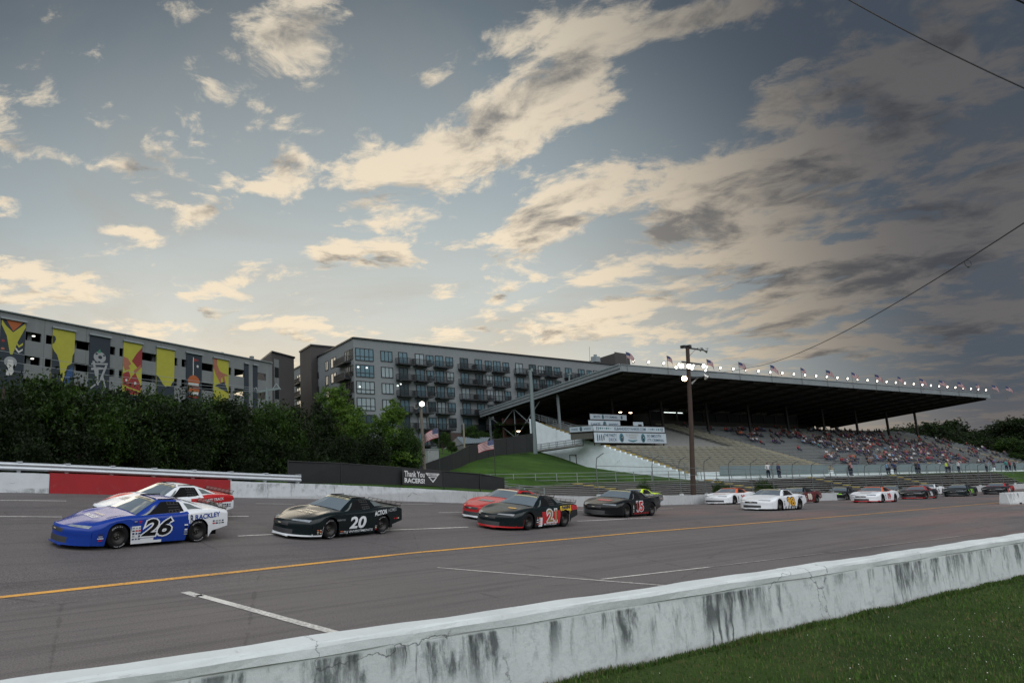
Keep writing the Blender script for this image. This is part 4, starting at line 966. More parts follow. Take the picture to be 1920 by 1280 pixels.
# murals : flat painted strips, generic shapes
MY, MN_, MRd, MBr, MPk, MGy, MW_ = [mat('mural_'+n_, c_, .75, var=.10, sc=1.2) for n_, c_ in (('yellow',(.31,.30,.030)),('navy',(.011,.020,.030)),('red',(.20,.020,.020)),('orange',(.30,.075,.018)),('salmon',(.27,.10,.06)),('grey',(.24,.25,.26)),('white',(.44,.44,.43)))]
mlab = ['painted mural strip of a yellow wedge between dark patterned sides','painted mural strip of a yellow figure outline above dark hills','painted mural strip of a soccer ball and swirls on navy','painted mural strip of red fruit slices on yellow','painted mural strip of plain yellow above torn navy','painted mural strip of a burger with a small flag','painted mural strip of a hand over a dark triangle on yellow','narrow mural strip of navy and grey stripes']
def mural(i, x0, x1, base, shapes):
    l0_, l1_ = Lx(x0), Lx(x1); wd = l1_-l0_; zt0 = 1.05; zb0 = zt0+[7.8,8.0,8.9,8.2,7.8,7.4,8.0,8.0][i]; T = Thing('mural', mlab[i], 'mural', GPt((l0_+l1_)/2, 8), 'painted murals on the garage wall'); mb = MB()
    def q(u, v, d): L = l0_+wd*u; return GPt(L, ztop+SL*L-zt0-(zb0-zt0)*v, d)
    for a, b_, bs_ in ((0,1,base),(1,2,MN_ if i not in (2,5) else base)): mb.face([q(0,a,.12),q(1,a,.12),q(1,b_,.12),q(0,b_,.12)], bs_); mb.face([q(0,a,-.05),q(0,a,.12),q(0,b_,.12),q(0,b_,-.05)], bs_); mb.face([q(1,a,-.05),q(1,a,.12),q(1,b_,.12),q(1,b_,-.05)], bs_)
    T.part('painted_panel', mb); mb = MB(); mb.beam(q(-.04,-.01,.2), q(1.04,-.01,.2), .3,.25, steel); T.part('top_rail', mb)
    mb = MB()
    for j, (mt, pg) in enumerate(shapes): mb.face([q(u, v, .13+.004*(j+1)) for u, v in pg], mt)
    if shapes: T.part('painted_figure', mb)
def circ(cx, cy, rx, ry, n=18): return [(cx+rx*math.cos(6.283*a/n), cy+ry*math.sin(6.283*a/n)) for a in range(n)]
mural(0, 3, 49, MN_, [(MBr,[(.18,0),(.9,.0),(.5,.20)]),(MY,[(.02,.02),(.2,.12),(.5,.22),(.98,.02),(1,.09),(.72,.36),(.52,.62),(.42,.62),(.25,.30),(.02,.11)]),(MGy,circ(.46,.76,.26,.10)),(MRd,circ(.12,.40,.07,.025)),(MY,[(.62,.36),(.76,.44),(.92,.38),(.92,.42),(.76,.48),(.62,.40)]),(MW_,[(.62,.48),(.76,.54),(.92,.49),(.92,.52),(.76,.58),(.62,.52)]),(MPk,circ(.12,.54,.08,.02)),(MW_,[(.35,.72),(.56,.72),(.62,1),(.3,1)])])
mural(1, 100, 141, MY, [(MN_,[(0,.36),(.08,.42),(.22,.48),(.34,.62),(.42,.86),(.46,1),(0,1)]),(MN_,[(1,.38),(.92,.46),(.9,.60),(.7,.66),(.62,.80),(.5,.98),(.5,1),(1,1)]),(cm((.02,.06,.16),.8),[(.72,.74),(.95,.66),(.95,1),(.55,1)]),(MN_,[(0,.14),(.10,.15),(.14,.20),(.08,.27),(0,.30)])])
mural(2, 169, 207, MN_, [(MGy,circ(.50,.36,.30,.095)),(MN_,circ(.52,.36,.10,.03)),(MN_,circ(.34,.31,.06,.018)),(MN_,circ(.70,.32,.05,.016)),(MN_,circ(.48,.44,.06,.014)),(cm((.03,.16,.09),.7),[(.38,.27),(.5,.22),(.55,.28),(.42,.29)]),(MGy,[(.1,.48),(.9,.44),(.9,.47),(.1,.51)]),(MGy,[(.1,.56),(.84,.52),(.84,.55),(.1,.60)]),(MGy,[(.14,.44),(.26,.44),(.5,.84),(.4,.84)]),(MGy,[(.78,.48),(.88,.48),(.66,.72),(.5,.80),(.1,.92),(.1,.89),(.5,.76)]),(MGy,[(.34,.58),(.46,.58),(.46,.8),(.4,.8)]),(MGy,[(.6,.66),(.72,.70),(.84,.85),(.64,1),(.56,1),(.74,.85)])])
mural(3, 232, 266.5, MY, [(MRd,[(1,.06),(1,.45),(.78,.48),(.62,.42),(.45,.36),(.7,.20)]),(MPk,[(0,.30),(.24,.32),(.42,.42),(.28,.46),(.38,.52),(.1,.56),(0,.46)]),(MRd,[(0,.62),(.1,.60),(.30,.56),(.40,.66),(.24,.80),(.1,.86),(0,.84)]),(MRd,[(.5,.64),(.66,.58),(.9,.76),(.98,.84),(.9,.98),(.3,1),(.1,.88),(.3,.76)]),(MPk,[(.56,.54),(.96,.40),(.96,.46),(.6,.60)]),(MW_,circ(.66,.78,.07,.03)),(MW_,circ(.18,.74,.06,.025)),(MY,[(.04,.84),(.95,.92),(.95,.94),(.04,.87)])])
mural(4, 294, 327, MY, [(MN_,[(0,.58),(.14,.62),(.34,.74),(.5,.80),(.62,.78),(.8,.77),(.9,.68),(1,.64),(1,1),(0,1)])])
mural(5, 349, 378, MN_, [(MW_,[(.42,.08),(.47,.08),(.47,.50),(.42,.50)]),(MRd,[(.48,.10),(.85,.13),(.48,.17)]),(MW_,circ(.72,.27,.08,.035,5)),(MBr,[(.10,.66),(.10,.60),(.22,.53),(.40,.49),(.58,.49),(.76,.53),(.86,.60),(.86,.66)]),(MW_,[(.14,.67),(.80,.66),(.80,.72),(.14,.72)]),(cm((.12,.04,.03),.8),[(.08,.73),(.88,.73),(.88,.78),(.08,.78)]),(MBr,[(.08,.79),(.86,.79),(.8,.87),(.14,.86)]),(MW_,[(.16,.87),(.8,.86),(.76,.93),(.6,.91),(.4,.95),(.2,.91)]),(MRd,[(.12,.96),(.82,.95),(.8,1),(.14,1)])])
mural(6, 400, 428, MY, [(MPk,[(0,0),(.22,0),(.24,.14),(.38,.26),(.60,.30),(.92,.32),(.92,.35),(.70,.36),(.8,.50),(.74,.56),(.62,.46),(.58,.40),(.48,.42),(.52,.56),(.46,.56),(.32,.46),(.12,.34),(0,.22)]),(MN_,[(.08,.60),(.70,.48),(1,.72)])])
mural(7, 457.5, 465.5, MN_, [])
mural(7, 474, 482, MN_, [])
bpy.data.objects['mural.007'] if 'mural.007' in bpy.data.objects else None
# stair tower of the garage
mb = MB(); t0 = P(509,660.5,124); t1 = P(551,668.5,131); tA = Vector((t0.x,t0.y,0)); tB = Vector((t1.x,t1.y,0)); dd = (tB-tA).normalized(); nd = Vector((-dd.y, dd.x, 0)); bb_ = P(462,672,150); bk = (Vector((bb_.x,bb_.y,0))-tA)
prism(mb, [tA, tB, tB+bk, tA+bk], -1, t0.z, drk); prism(mb, [tA-dd*.2-nd*.2, tB+dd*.2-nd*.2, tB+bk, tA+bk], t0.z, t0.z+.3, fr)
w_ = (tB-tA).length
mb.box(tA+dd*w_*.20-nd*.03+ZU*(t0.z/2-.4), (w_*.20,.1,t0.z-1.4), gconc, (dd,nd,ZU)); PG.part('stair_tower', mb)
for i in range(5):
    mb = MB(); mb.box(tA+dd*w_*.20-nd*.09+ZU*(t0.z-3.6-i*4.05), (w_*.17,.06,1.9), glsd, (dd,nd,ZU)); PG.part('window', mb)
# ------------------------------------------------------------------ black screened fences
scr = mat('black_screen_mesh', (.012,.013,.014), .8, var=.3, sc=1.5)
def fence(name, label, tops, bots, step=2.4):
    T = Thing(name, label, 'fence', bots[0]); mb = MB(); pp = []
    for i in range(len(tops)-1):
        n = max(1, int((bots[i+1]-bots[i]).length/step))
        for j in range(n+(i == len(tops)-2)): f = j/n; pp.append((bots[i].lerp(bots[i+1], f), tops[i].lerp(tops[i+1], f)))
    mb.grid(len(pp), 2, lambda i, j: pp[i][j]+Vector((.02*math.sin(i*2.3),.05*math.sin(i*1.9+j),0)), scr, sm=False); o = T.part('screen', mb)
    md = o.modifiers.new('s', 'SOLIDIFY'); md.thickness = .02
    mb = MB(); mb.tube([t for b_, t in pp], .03, cm((.02,.02,.02), .5), 6); T.part('top_rail', mb)
    for b_, t in pp: mb = MB(); mb.tube([b_-ZU*.3, t+ZU*.08], .035, cm((.02,.02,.02), .5), 6); T.part('post', mb)
    return T
def ff(pairs): 
    t_, b2 = [], []
    for (x, yt, yb, Y) in pairs:
        b_ = P(x, yb, Y); t = P(x, yt, Y); b2.append(b_); t_.append(t)
    return t_, b2
def Yat(x, u): d = ray(x, 905); r = d.x/d.y; return u/(NN.y+NN.x*r)
t_, b2 = ff([(540,864,906,Yat(540,32.2)),(640,868,906,Yat(640,32.2)),(750,876,909,Yat(750,32.2)),(832,883,913,Yat(832,32.2)),(900,888,917,Yat(900,32.2)),(945,896,920,Yat(945,32.2))])
fence('screened_fence', 'long black screened fence standing behind the white track wall', t_, b2)
t_, b2 = ff([(778,876,893,62),(812,864,886,66),(850,850,884,70),(880,835,868,80),(935,823,853,98),(999,812,847,118)])
fence('screened_fence', 'black screened fence climbing along the top edge of the grassy slope', t_, b2, 4)
sg = Thing('thank_you_banner', 'black banner with white letters saying Thank You RACERS on the fence', 'banner', P(783,892,Yat(783,32.0)))
fa_, fb_ = P(754,893,Yat(754,31.95)), P(828,897,Yat(828,31.95)); dxx = (fb_-fa_); wd = dxx.length; dxx.normalize(); pn = Vector((dxx.y,-dxx.x,0)).normalized(); cc = (fa_+fb_)/2; ht = .98
mb = MB(); mb.box(cc, (wd,.03,ht), cm((.018,.018,.02),.6), (dxx, pn, dxx.cross(pn)*-1 if False else ZU)); sg.part('banner_sheet', mb)
mb = MB(); wt = cm((.62,.62,.62), .6); fn = lambda x, y: cc+dxx*x+ZU*y+pn*.03
text(mb, 'Thank You', lambda x, y: fn(x-wd*.20, y+.19), wd*.50, .36, wt, off=.02); text(mb, 'RACERS!', lambda x, y: fn(x-wd*.20, y-.21), wd*.50, .30, wt, off=.03)
for pg in ([(.12,.22),(.40,.22),(.40,.10),(.12,.10)],[(.14,.06),(.38,.06),(.26,-.20)],[(.08,.20),(.11,.24),(.11,.12)],[(.44,.20),(.41,.24),(.41,.12)]): mb.face([fn(a*wd, b_*1.4) for a, b_ in pg], wt)
gm_ = cm((.03,.03,.035), .6); text(mb, 'SPEEDWAY', lambda x, y: fn(x+wd*.26, y+.225)+pn*.01, wd*.24, .10, gm_)
for pg in ([(.18,.03),(.34,.03),(.26,-.12)],): mb.face([fn(a*wd, b_*1.4)+pn*.01 for a, b_ in pg], gm_)
sg.part('lettering', mb)
# ------------------------------------------------------------------ shed, poles, flags
sh = Thing('metal_shed', 'small shed with a ribbed blue grey metal roof behind the sloping black fence', 'shed', P(885,840,112)); mb = MB()
r0, r1, e0, e1 = P(856,819,118), P(918,820,122), P(868,832,112), P(912,829,116)
rib = mat('ribbed_metal_roof', (.20,.26,.31), .4, .4, dirt=.1)
for i in range(14):
    a, b_ = i/14, (i+.86)/14; mb.face([r0.lerp(r1,a), r0.lerp(r1,b_), e0.lerp(e1,b_), e0.lerp(e1,a)], rib); m_ = r0.lerp(r1,b_), e0.lerp(e1,b_); mb.beam(m_[0]+ZU*.05, m_[1]+ZU*.05, .12,.10, steel)
mb.face([r0, r1, r1+Vector((-1,6,-2)), r0+Vector((-1,6,-2))], rib); sh.part('roof', mb)
mb = MB(); gv = mat('shed_wall', (.16,.16,.155), .85, var=.2); z_ = 2.0
for (a, b_) in ((e0,e1),(e0,r0+Vector((-1,6,-2)))): mb.face([a-ZU*.1+Vector((.3,.4,0)), b_-ZU*.1+Vector((-.3,.4,0)), Vector((b_.x-.3,b_.y+.4,z_)), Vector((a.x+.3,a.y+.4,z_))], dark if a is e0 and b_ is e1 else gv)
mb.face([e0+Vector((.2,.3,0)), r0-ZU*.1, r0+Vector((-1,6,-2))], gv); sh.part('wall', mb)
cab = Thing('white_cabinet', 'small pale cabinet box in the shade under the trees', 'cabinet', P(808,860,68)); mb = MB(); pc = P(808,860,68); mb.box(pc-ZU*.4, (1.5,.8,2.6), mat('cabinet_paint', (.22,.24,.23), .7), (AA,NA,ZU)); cab.part('body', mb)
mb = MB(); mb.box(pc+ZU*.93, (1.6,.9,.08), steel, (AA,NA,ZU)); cab.part('lid', mb)
lampw = mat('lit_lamp_white', (1,1,1), .4, var=0, emit=(1,.93,.82), estr=6); lampo = mat('lit_lamp_warm', (1,.8,.6), .4, var=0, emit=(1,.72,.45), estr=10); chrome = mat('reflector_metal', (.45,.45,.43), .3, .7, var=.1); blk = cm((.015,.015,.016), .5); pole_m = mat('wood_pole', (.052,.033,.024), .9, var=.35, sc=5); gpole = mat('steel_pole', (.16,.20,.20), .55, .3, dirt=.3)
tip = P(788,757,60); bs = Vector((tip.x+.1, tip.y, terr(tip.x, tip.y)-.5))
lp = Thing('lamp_pole', 'wooden lamp pole with one bright round lamp beside the light green tree', 'lamp post', bs); mb = MB(); mb.tube([bs, P(789,762,60)], .17, mat('grey_wood_pole', (.14,.12,.10), .9, var=.3), 10, .12); lp.part('pole', mb)
mb = MB(); c_ = P(791,757,59.7); mb.lathe(c_, (0,-1,-.25), [(-.28,.02),(-.25,.12),(0,.23),(.03,.23)], chrome, 14); mb.beam(P(781,760,60), P(791,760,60), .07,.07, blk); lp.part('lamp_housing', mb)
mb = MB(); mb.lathe(c_, (0,-1,-.25), [(.035,.22),(.07,.17),(.09,.001)], lampw, 14); lp.part('lamp_glass', mb)
mb = MB(); c_ = P(781,762,59.8); mb.lathe(c_, (-.6,-1,-.3), [(-.2,.03),(-.1,.14),(.1,.22)], chrome, 12); lp.part('lamp_housing', mb)
def pole(name, label, x0, y0, x1, y1, Y, r, mt, head=True):
    a, b_ = P(x0,y0,Y), P(x1,y1,Y); T = Thing(name, label, 'pole', b_); mb = MB(); mb.tube([b_-ZU*.8, a], r, mt, 10, r*.7); T.part('shaft', mb)
    if head: mb = MB(); mb.box(a+ZU*.1, (.9,.5,.22), mt); mb.box(a+Vector((.3,0,.35)), (.3,.3,.4), mt); T.part('head', mb)
    return T
pole('steel_pole', 'tall grey steel pole at the foot of the white end wall', 994,696,1003,842,119, .42, gpole)
pole('steel_pole', 'short grey pole top rising above the sloping grandstand roof edge', 1067,702,1069,760,150, .25, gpole)
pole('utility_pole', 'thin pale wooden pole beside the metal shed', 869,793,871,850,92, .14, mat('pale_wood_pole', (.20,.19,.14), .9), False)
# power pole crossarms behind the hedge
pw = Thing('power_pole', 'grey power pole with a slanted crossarm in front of the garage stair tower', 'power pole', P(500,760,70)); mb = MB(); mb.tube([P(501,800,70), P(500,727,70)], .2, gpole, 8, .15); pw.part('shaft', mb)
mb = MB(); mb.beam(P(481,735,70), P(524,728,70), .16,.2, gpole); mb.tube([P(484,735,70),P(480,726,70),P(476,731,70)], .06, steel, 6); mb.tube([P(512,728,70),P(518,719,70),P(526,730,70)], .06, steel, 6); pw.part('crossarm', mb)
def wirethin(name, label, pts, r, mt, group=None):
    mb = MB(); mb.tube(pts, r, mt, 5); tag(mb.build(name), label, 'cable', group)
def sag(a, b_, d, n=16): return [a.lerp(b_, i/n)-ZU*(4*d*(i/n)*(1-i/n)) for i in range(n+1)]
wm = cm((.22,.24,.25), .6)
for j, (y0, y1) in enumerate(((650,726),(662,729),(672,732))):
    wirethin('overhead_wire', 'thin pale wire, %s of three crossing in front of the garage murals' % ('topmost','middle','lowest')[j], sag(P(-40,y0+8*j,55), P(486,y1+2,70), .25), .02, wm, 'wires in front of the garage')
# US flags
fred, fwht, fblu = [mat('flag_'+n_, c_, .8, var=.1) for n_, c_ in (('red',(.30,.035,.045)),('white',(.50,.48,.47)),('blue',(.035,.050,.13)))]
def flag_mesh(wd, ht, droop, ph, full=True):
    mb = MB(); nx, ny = 20, 13
    def fp_(u, v): # u along fly, v down the hoist
        return (-(wd*u)*math.cos(droop*u*.8), .16*wd*math.sin(u*7+ph+v)*u, -ht*v*(1-.10*u) - wd*math.sin(droop)*u*(.35+.65*u))
    stars = set()
    for i in range(nx):
        for j in range(ny):
            u0, u1_, v0, v1 = i/nx, (i+1)/nx, j/ny, (j+1)/ny; mt = fblu if (i < nx*.4 and j < 7) else (fred if j % 2 == 0 else fwht)
            mb.face([fp_(u0,v0),fp_(u1_,v0),fp_(u1_,v1),fp_(u0,v1)], mt, True)
    if full:
        for i in range(6):
            for j in range(5):
                u, v = .05+.062*i, .05+.10*j; e = .012; mb.face([tuple(np.array(fp_(u+a*e, v+b_*e*1.7))+(0,-.02,0)) for a, b_ in ((-1,0),(0,-1),(1,0),(0,1))], fwht)
    return mb.mesh('flag_cloth')
for (x0, y0, y1, Y, fw, fh, dr, lab) in ((822,802,896,60,1.35,.85,.45,'torn american flag drooping on a thin pole beside the dark trees'),(926,824,906,56,1.35,.78,.30,'american flag spread out on a thin pole on the grassy slope')):
    a, b_ = P(x0,y0,Y), P(x0+3,y1,Y); T = Thing('flag', lab, 'flag', b_); mb = MB(); mb.tube([b_-ZU*.4, a+ZU*.15], .03, cm((.03,.03,.03),.5), 6); T.part('pole', mb)
    o = bpy.data.objects.new('cloth', flag_mesh(fw, fh, dr, x0)); COL.objects.link(o); o.parent = T.o; o.location = a-T.base; o.rotation_euler.z = -.15
# flags and floodlights on the roof edge
rfx = [1173,1249,1323,1382,1441,1497,1544,1591,1634,1676,1716,1752,1786,1819,1849,1874]
def roofL(px_): 
    L = 0; d = ray(px_, 690)
    r = d.x/d.y; return (G0.x-r*G0.y)/(r*TG.y-TG.x)
fmeshes = [flag_mesh(1.5, 1.0, .95, k, False) for k in (0, 2, 4)]; fmeshes.append(flag_mesh(1.3, .9, 1.25, 3, False))
pm_ = MB(); pm_.tube([(0,0,-1.0),(0,0,2.3)], .035, cm((.12,.12,.12),.5), 5); pm_me = pm_.mesh('pole')
for i, px_ in enumerate(rfx):
    r = bpy.data.objects.new('roof_flag', None); COL.objects.link(r); r.location = rp(roofL(px_), -.35, .2); r.rotation_euler.z = math.pi*.9 + random.uniform(-.4,.4)
    tag(r, 'small american flag, %s from the left along the grandstand roof edge' % OR[i], 'flag', 'flags along the grandstand roof')
    for n_, me, z_ in (('pole', pm_me, 0), ('cloth', fmeshes[(i*7) % 4 if i else 0], 2.25)): o = bpy.data.objects.new(n_, me); COL.objects.link(o); o.parent = r; o.location.z = z_
hm_ = MB(); hm_.lathe((0,0,0), (0,-1,-.35), [(-.42,.03),(-.40,.20),(-.15,.26),(.05,.36),(.10,.37)], blk, 12); hm_.box((0,.25,-.42), (.1,.1,.75), blk); hme = hm_.mesh('lamp_housing')
gm2 = MB(); gm2.lathe((0,0,0), (0,-1,-.35), [(.08,.34),(.15,.28),(.19,.001)], mat('lit_floodlight', (1,1,1), .4, var=0, emit=(1,.93,.80), estr=4.0), 14); gme = gm2.mesh('lamp_glass')
pxl = [1187,1215,1243,1271,1298,1323]; 
L = [roofL(x) for x in pxl]; k_ = roofL(1348)
while len(L) < 34: L.append(k_); k_ += (roofL(1838)-roofL(1348))/27
for i, l_ in enumerate(L):
    r = bpy.data.objects.new('roof_floodlight', None); COL.objects.link(r); r.location = rp(l_, -.2, 1.15); r.rotation_euler.z = .25; r.scale = (.62,)*3
    tag(r, 'lit round floodlight standing on the front edge of the grandstand roof', 'floodlight', 'floodlights along the grandstand roof')
    for n_, me in (('lamp_housing', hme), ('lamp_glass', gme)): o = bpy.data.objects.new(n_, me); COL.objects.link(o); o.parent = r
# big light pole in front of the stand
YP = 61.5
T = Thing('light_pole', 'tall brown wooden light pole with three tiers of floodlights in front of the grandstand', 'light pole', P(1300,926,YP))
mb = MB(); mb.tube([P(1300.5,940,YP), P(1296,800,YP), P(1289,652,YP)], .21, pole_m, 12, .15); T.part('pole', mb)
def arm(a, b_, br): mb = MB(); mb.beam(a, b_, .10,.12, blk); mb.beam(br[0], br[1], .05,.05, chrome if len(br) < 3 else blk); T.part('crossarm', mb)
arm(P(1280,651,YP), P(1318,656,YP), (P(1292,668,YP), P(1304,655,YP))); arm(P(1278,678,YP), P(1322,684,YP), (P(1294,692,YP), P(1308,683,YP))); arm(P(1292,708,YP), P(1326,706,YP), (P(1296,718,YP), P(1309,708,YP)))
mb = MB(); mb.beam(P(1291,712,YP), P(1296,719,YP), .05,.05, chrome); mb.beam(P(1309,707,YP), P(1297,720,YP), .05,.05, chrome); T.part('brace', mb)
def flood(px_, py_, ax, r, on, hm=chrome):
    c_ = P(px_, py_, YP-.25); A = Vector(ax).normalized(); mb = MB(); mb.lathe(c_, A, [(-r*1.6,r*.12),(-r*1.5,r*.35),(-r*.9,r*.42),(-r*.35,r*.75),(r*.1,r*1.0),(r*.12,r*1.02)], hm, 16)
    h_ = mb
    o = T.part('floodlight', mb); mb = MB()
    mb.lathe(c_, A, [(r*.05,r*.96),(r*.2,r*.8),(r*.32,r*.001)] if on else [(-r*.3,r*.7),(-r*.5,r*.001)], on if on else cm((.10,.12,.10),.3), 16); T.part('lamp_glass', mb, parent=o)
to = (-.1,-1,-.12)
flood(1277.5,686,to,.22,lampw,blk); flood(1291.5,686.5,to,.22,lampw,blk); flood(1268,688.5,to,.12,lampw,blk); flood(1297.5,691,to,.11,lampw,blk); flood(1319,686,(.3,-1,-.2),.19,lampw); flood(1323,694,(.4,-1,-.6),.11,lampw)
flood(1283,709.5,to,.25,lampo,blk); flood(1326,657,(1,-.5,-.35),.27,None); flood(1315,655,(.8,-.6,-.5),.22,None); flood(1326,708,(.45,-.4,-.9),.28,None)
for (x, y) in ((1281,650),(1291,649.5)): mb = MB(); mb.box(P(x,y,YP), (.28,.4,.26), blk, ((.9,.4,0),(-.4,.9,0),(0,0,1))); T.part('lamp_ballast', mb)
# cables overhead
def ext(pp, a, b_): return [pp[0]+(pp[0]-pp[1]).normalized()*a]+pp+[pp[-1]+(pp[-1]-pp[-2]).normalized()*b_]
wirethin('overhead_cable', 'twisted dark cable crossing the top right corner of the sky', ext(sag(P(1560,-18,16), P(1990,196,13), .12), 30, 30), .018, cm((.02,.02,.022),.7))
def ext(pp, a, b_): return [pp[0]+(pp[0]-pp[1]).normalized()*a]+pp+[pp[-1]+(pp[-1]-pp[-2]).normalized()*b_]
pts = sag(P(1322,700,YP), P(1404,689,58), .1)[:-1]+sag(P(1404,689,58), P(1990,372,15), .75, 30)
wirethin('overhead_cable', 'long thin cable with a small ring rising from the light pole to the right', pts+[pts[-1]+(pts[-1]-pts[-2]).normalized()*35], .018, cm((.04,.04,.045),.7))
c_ = P(1815,494,19.6); mb = MB(); mb.tube([c_+Vector((.10*math.cos(a*.3927),0,.10*math.sin(a*.3927))) for a in range(17)], .008, blk, 5); mb.box(c_-ZU*.11, (.04,.04,.04), blk); tag(mb.build('cable_ring'), 'small wire ring hanging on the long thin cable at the right', 'ring')
wirethin('overhead_cable', 'short bit of dark cable in the extreme top right corner', ext([P(1895,-6,12), P(1925,8,12), P(1960,18,12)], 25, 25), .02, cm((.02,.02,.022),.7))
# small lit lamps in the dark of the stand
for (x, y, Y, lab) in ((972,807,122,'small warm lamp glowing under the left end of the grandstand roof'),(1013,799,127,'small warm lamp glowing beside the white end wall'),(1163,771.5,128,'left of two small warm lamps glowing above the party deck'),(1182,772.5,130,'right of two small warm lamps glowing above the party deck')):
    c_ = P(x,y,Y); Tq = Thing('wall_lamp', lab, 'lamp', c_); mb = MB(); mb.lathe(c_, (0,0,-1), [(-.1,.02),(-.05,.25),(.05,.32)], blk, 10); Tq.part('shade', mb); mb = MB(); mb.lathe(c_, (0,0,-1), [(.055,.30),(.18,.2),(.24,.001)], lampo, 10); Tq.part('bulb', mb)
# ------------------------------------------------------------------ late model stock cars   (x forward, y left, z up)
def tab(t): xs_ = [a for a, b_ in t]; ys_ = [b_ for a, b_ in t]; return lambda x: float(np.interp(x, xs_, ys_))
def smtab(t):
    xs_ = np.array([a for a, b_ in t]); ys_ = np.array([b_ for a, b_ in t]); m_ = np.gradient(ys_, xs_)
    def f(x):
        x = min(max(x, xs_[0]), xs_[-1]); i = int(min(max(np.searchsorted(xs_, x)-1, 0), len(xs_)-2)); h = xs_[i+1]-xs_[i]; t_ = (x-xs_[i])/h
        return float((2*t_**3-3*t_**2+1)*ys_[i]+(t_**3-2*t_**2+t_)*h*m_[i]+(-2*t_**3+3*t_**2)*ys_[i+1]+(t_**3-t_**2)*h*m_[i+1])
    return f
c_w = smtab([(-2.5,.84),(-2.0,.90),(-1.335,.96),(-.7,.94),(.5,.935),(1.335,.965),(1.8,.95),(2.1,.93),(2.52,.84)])
c_zs = smtab([(-2.5,.86),(-2,.90),(-1.335,.90),(-.6,.86),(.6,.83),(1.335,.79),(1.8,.68),(2.1,.60),(2.52,.50)])
c_zf = smtab([(-2.5,.92),(-2,.97),(-1.335,.975),(-.6,.92),(.6,.90),(1.0,.895),(1.335,.865),(1.8,.76),(2.1,.675),(2.52,.57)])
c_zc = smtab([(-2.5,.95),(-1.75,.98),(-.6,.94),(.75,.92),(1.335,.83),(1.8,.76),(2.1,.70),(2.52,.60)])
c_zb = tab([(-2.5,.44),(-1.82,.32),(-1.75,.13),(-.9,.10),(1.0,.10),(1.75,.11),(2.52,.11)])
AR, AZ = .395, .335
def c_bot(x):
    z = c_zb(x)
    for xa in (1.335, -1.335):
        d = abs(x-xa)
        if d < AR: z = max(z, AZ+math.sqrt(AR*AR-d*d))
    return z
def c_side(x, z):
    v = (z-.12)/.75; return c_w(x)*(.985+.02*math.sin(math.pi*min(max(v,0),1)) - .035*max(0, v-.55))
def bend(x, y):
    t_ = min(max((x-1.62)/.9, 0), 1); return max(0, x-1.75)*.28 - .76*t_**1.5*(abs(y)/.9)**2.5
def c_top(x, y):
    w_ = c_side(x, c_zs(x)); a = min(abs(y)/w_, 1); zc, zf, zs = c_zc(x), c_zf(x), c_zs(x)
    return float(np.interp(a, [0,.35,.55,.78,.9,.97,1], [zc, zc+(zf-zc)*.05, zc+(zf-zc)*.35-.006, zf, zf-.012, zs+(zf-zs)*.35, zs]))
g_T = smtab([(-1.85,.975),(-1.4,1.13),(-.95,1.245),(-.4,1.295),(-.05,1.275),(.3,1.13),(.78,.91)])
g_yt = smtab([(-1.85,.60),(-.95,.565),(-.05,.575),(.35,.67),(.78,.80)])
def g_pt(x, v):  # side wall of the greenhouse, v 0 base .. 1 top edge
    yb = .83-.10*min(1, max(0, (-x-.6)/1.2)); zb_ = c_top(x, yb)-.01; yt, zt = g_yt(x), max(g_T(x)-.035, zb_+.0)
    bow = .02*math.sin(math.pi*v); return (x, yb+(yt-yb)*v+bow, zb_+(zt-zb_)*v)
def g_roof(x, y):
    yt = g_yt(x); a = min(abs(y)/yt, 1); return max(g_T(x)-.035*a**3, c_top(x, y)-.02)
blackm = mat('car_trim_and_interior_black', (.004,.004,.0045), .6, var=0, spec=.12); tyrem = mat('tyre_rubber', (.010,.010,.011), .8, var=.2, sc=8, spec=.15); rimm = mat('black_wheel_rim', (.030,.028,.026), .45, .5, var=0)
wshield = mat('windshield_glass', (.36,.42,.46), .04, .7, var=0, spec=1.0, coat=.6); sideglass = mat('quarter_glass', (.16,.18,.18), .08, .2, var=0, spec=.8); smoke = mat('smoked_plastic', (.20,.18,.16), .2, var=0, alpha=.45)
lens = mat('headlight_decal', (.30,.33,.36), .2, .2, var=.5, sc=9); grl = mat('grille_mesh', (.03,.03,.032), .5, var=.4, sc=40)
def carpaint(n_, c, metal=.0): return mat('car_paint_'+n_, c, .24, metal, var=.05, sc=5, coat=.18, spec=.22)
CP_ = {'blue':carpaint('blue',(.008,.036,.24)),'white':carpaint('white',(.66,.68,.70)),'black':carpaint('black',(.004,.005,.006)),'dkgreen':carpaint('dark_green',(.004,.009,.010)),'red':carpaint('red',(.42,.020,.022)),
 'orange':carpaint('orange',(.62,.13,.05)),'neon':carpaint('neon_yellow',(.58,.78,.02)),'maroon':carpaint('maroon',(.10,.018,.018)),'navy':carpaint('navy',(.02,.03,.09)),'grey':carpaint('grey',(.10,.11,.11)),
 'gold':carpaint('gold',(.28,.19,.09)),'strip':carpaint('pale_yellow',(.36,.33,.20)),'yellow':carpaint('yellow',(.70,.48,.03)),'amber':carpaint('amber',(.60,.32,.03)),'silver':carpaint('silver',(.35,.36,.37),.3),'lime':carpaint('lime',(.30,.75,.02)),'cream':carpaint('cream',(.55,.50,.38))}
def K(n_): return CP_[n_] if isinstance(n_, str) else n_
XS = sorted(set([round(v, 3) for v in list(np.arange(-2.5, 2.5, .09))+[2.52]+[xa+AR*math.cos(t_) for xa in (1.335,-1.335) for t_ in np.linspace(0, math.pi, 15)]]))
XS = [x for i, x in enumerate(XS) if i == 0 or x-XS[i-1] > .012]
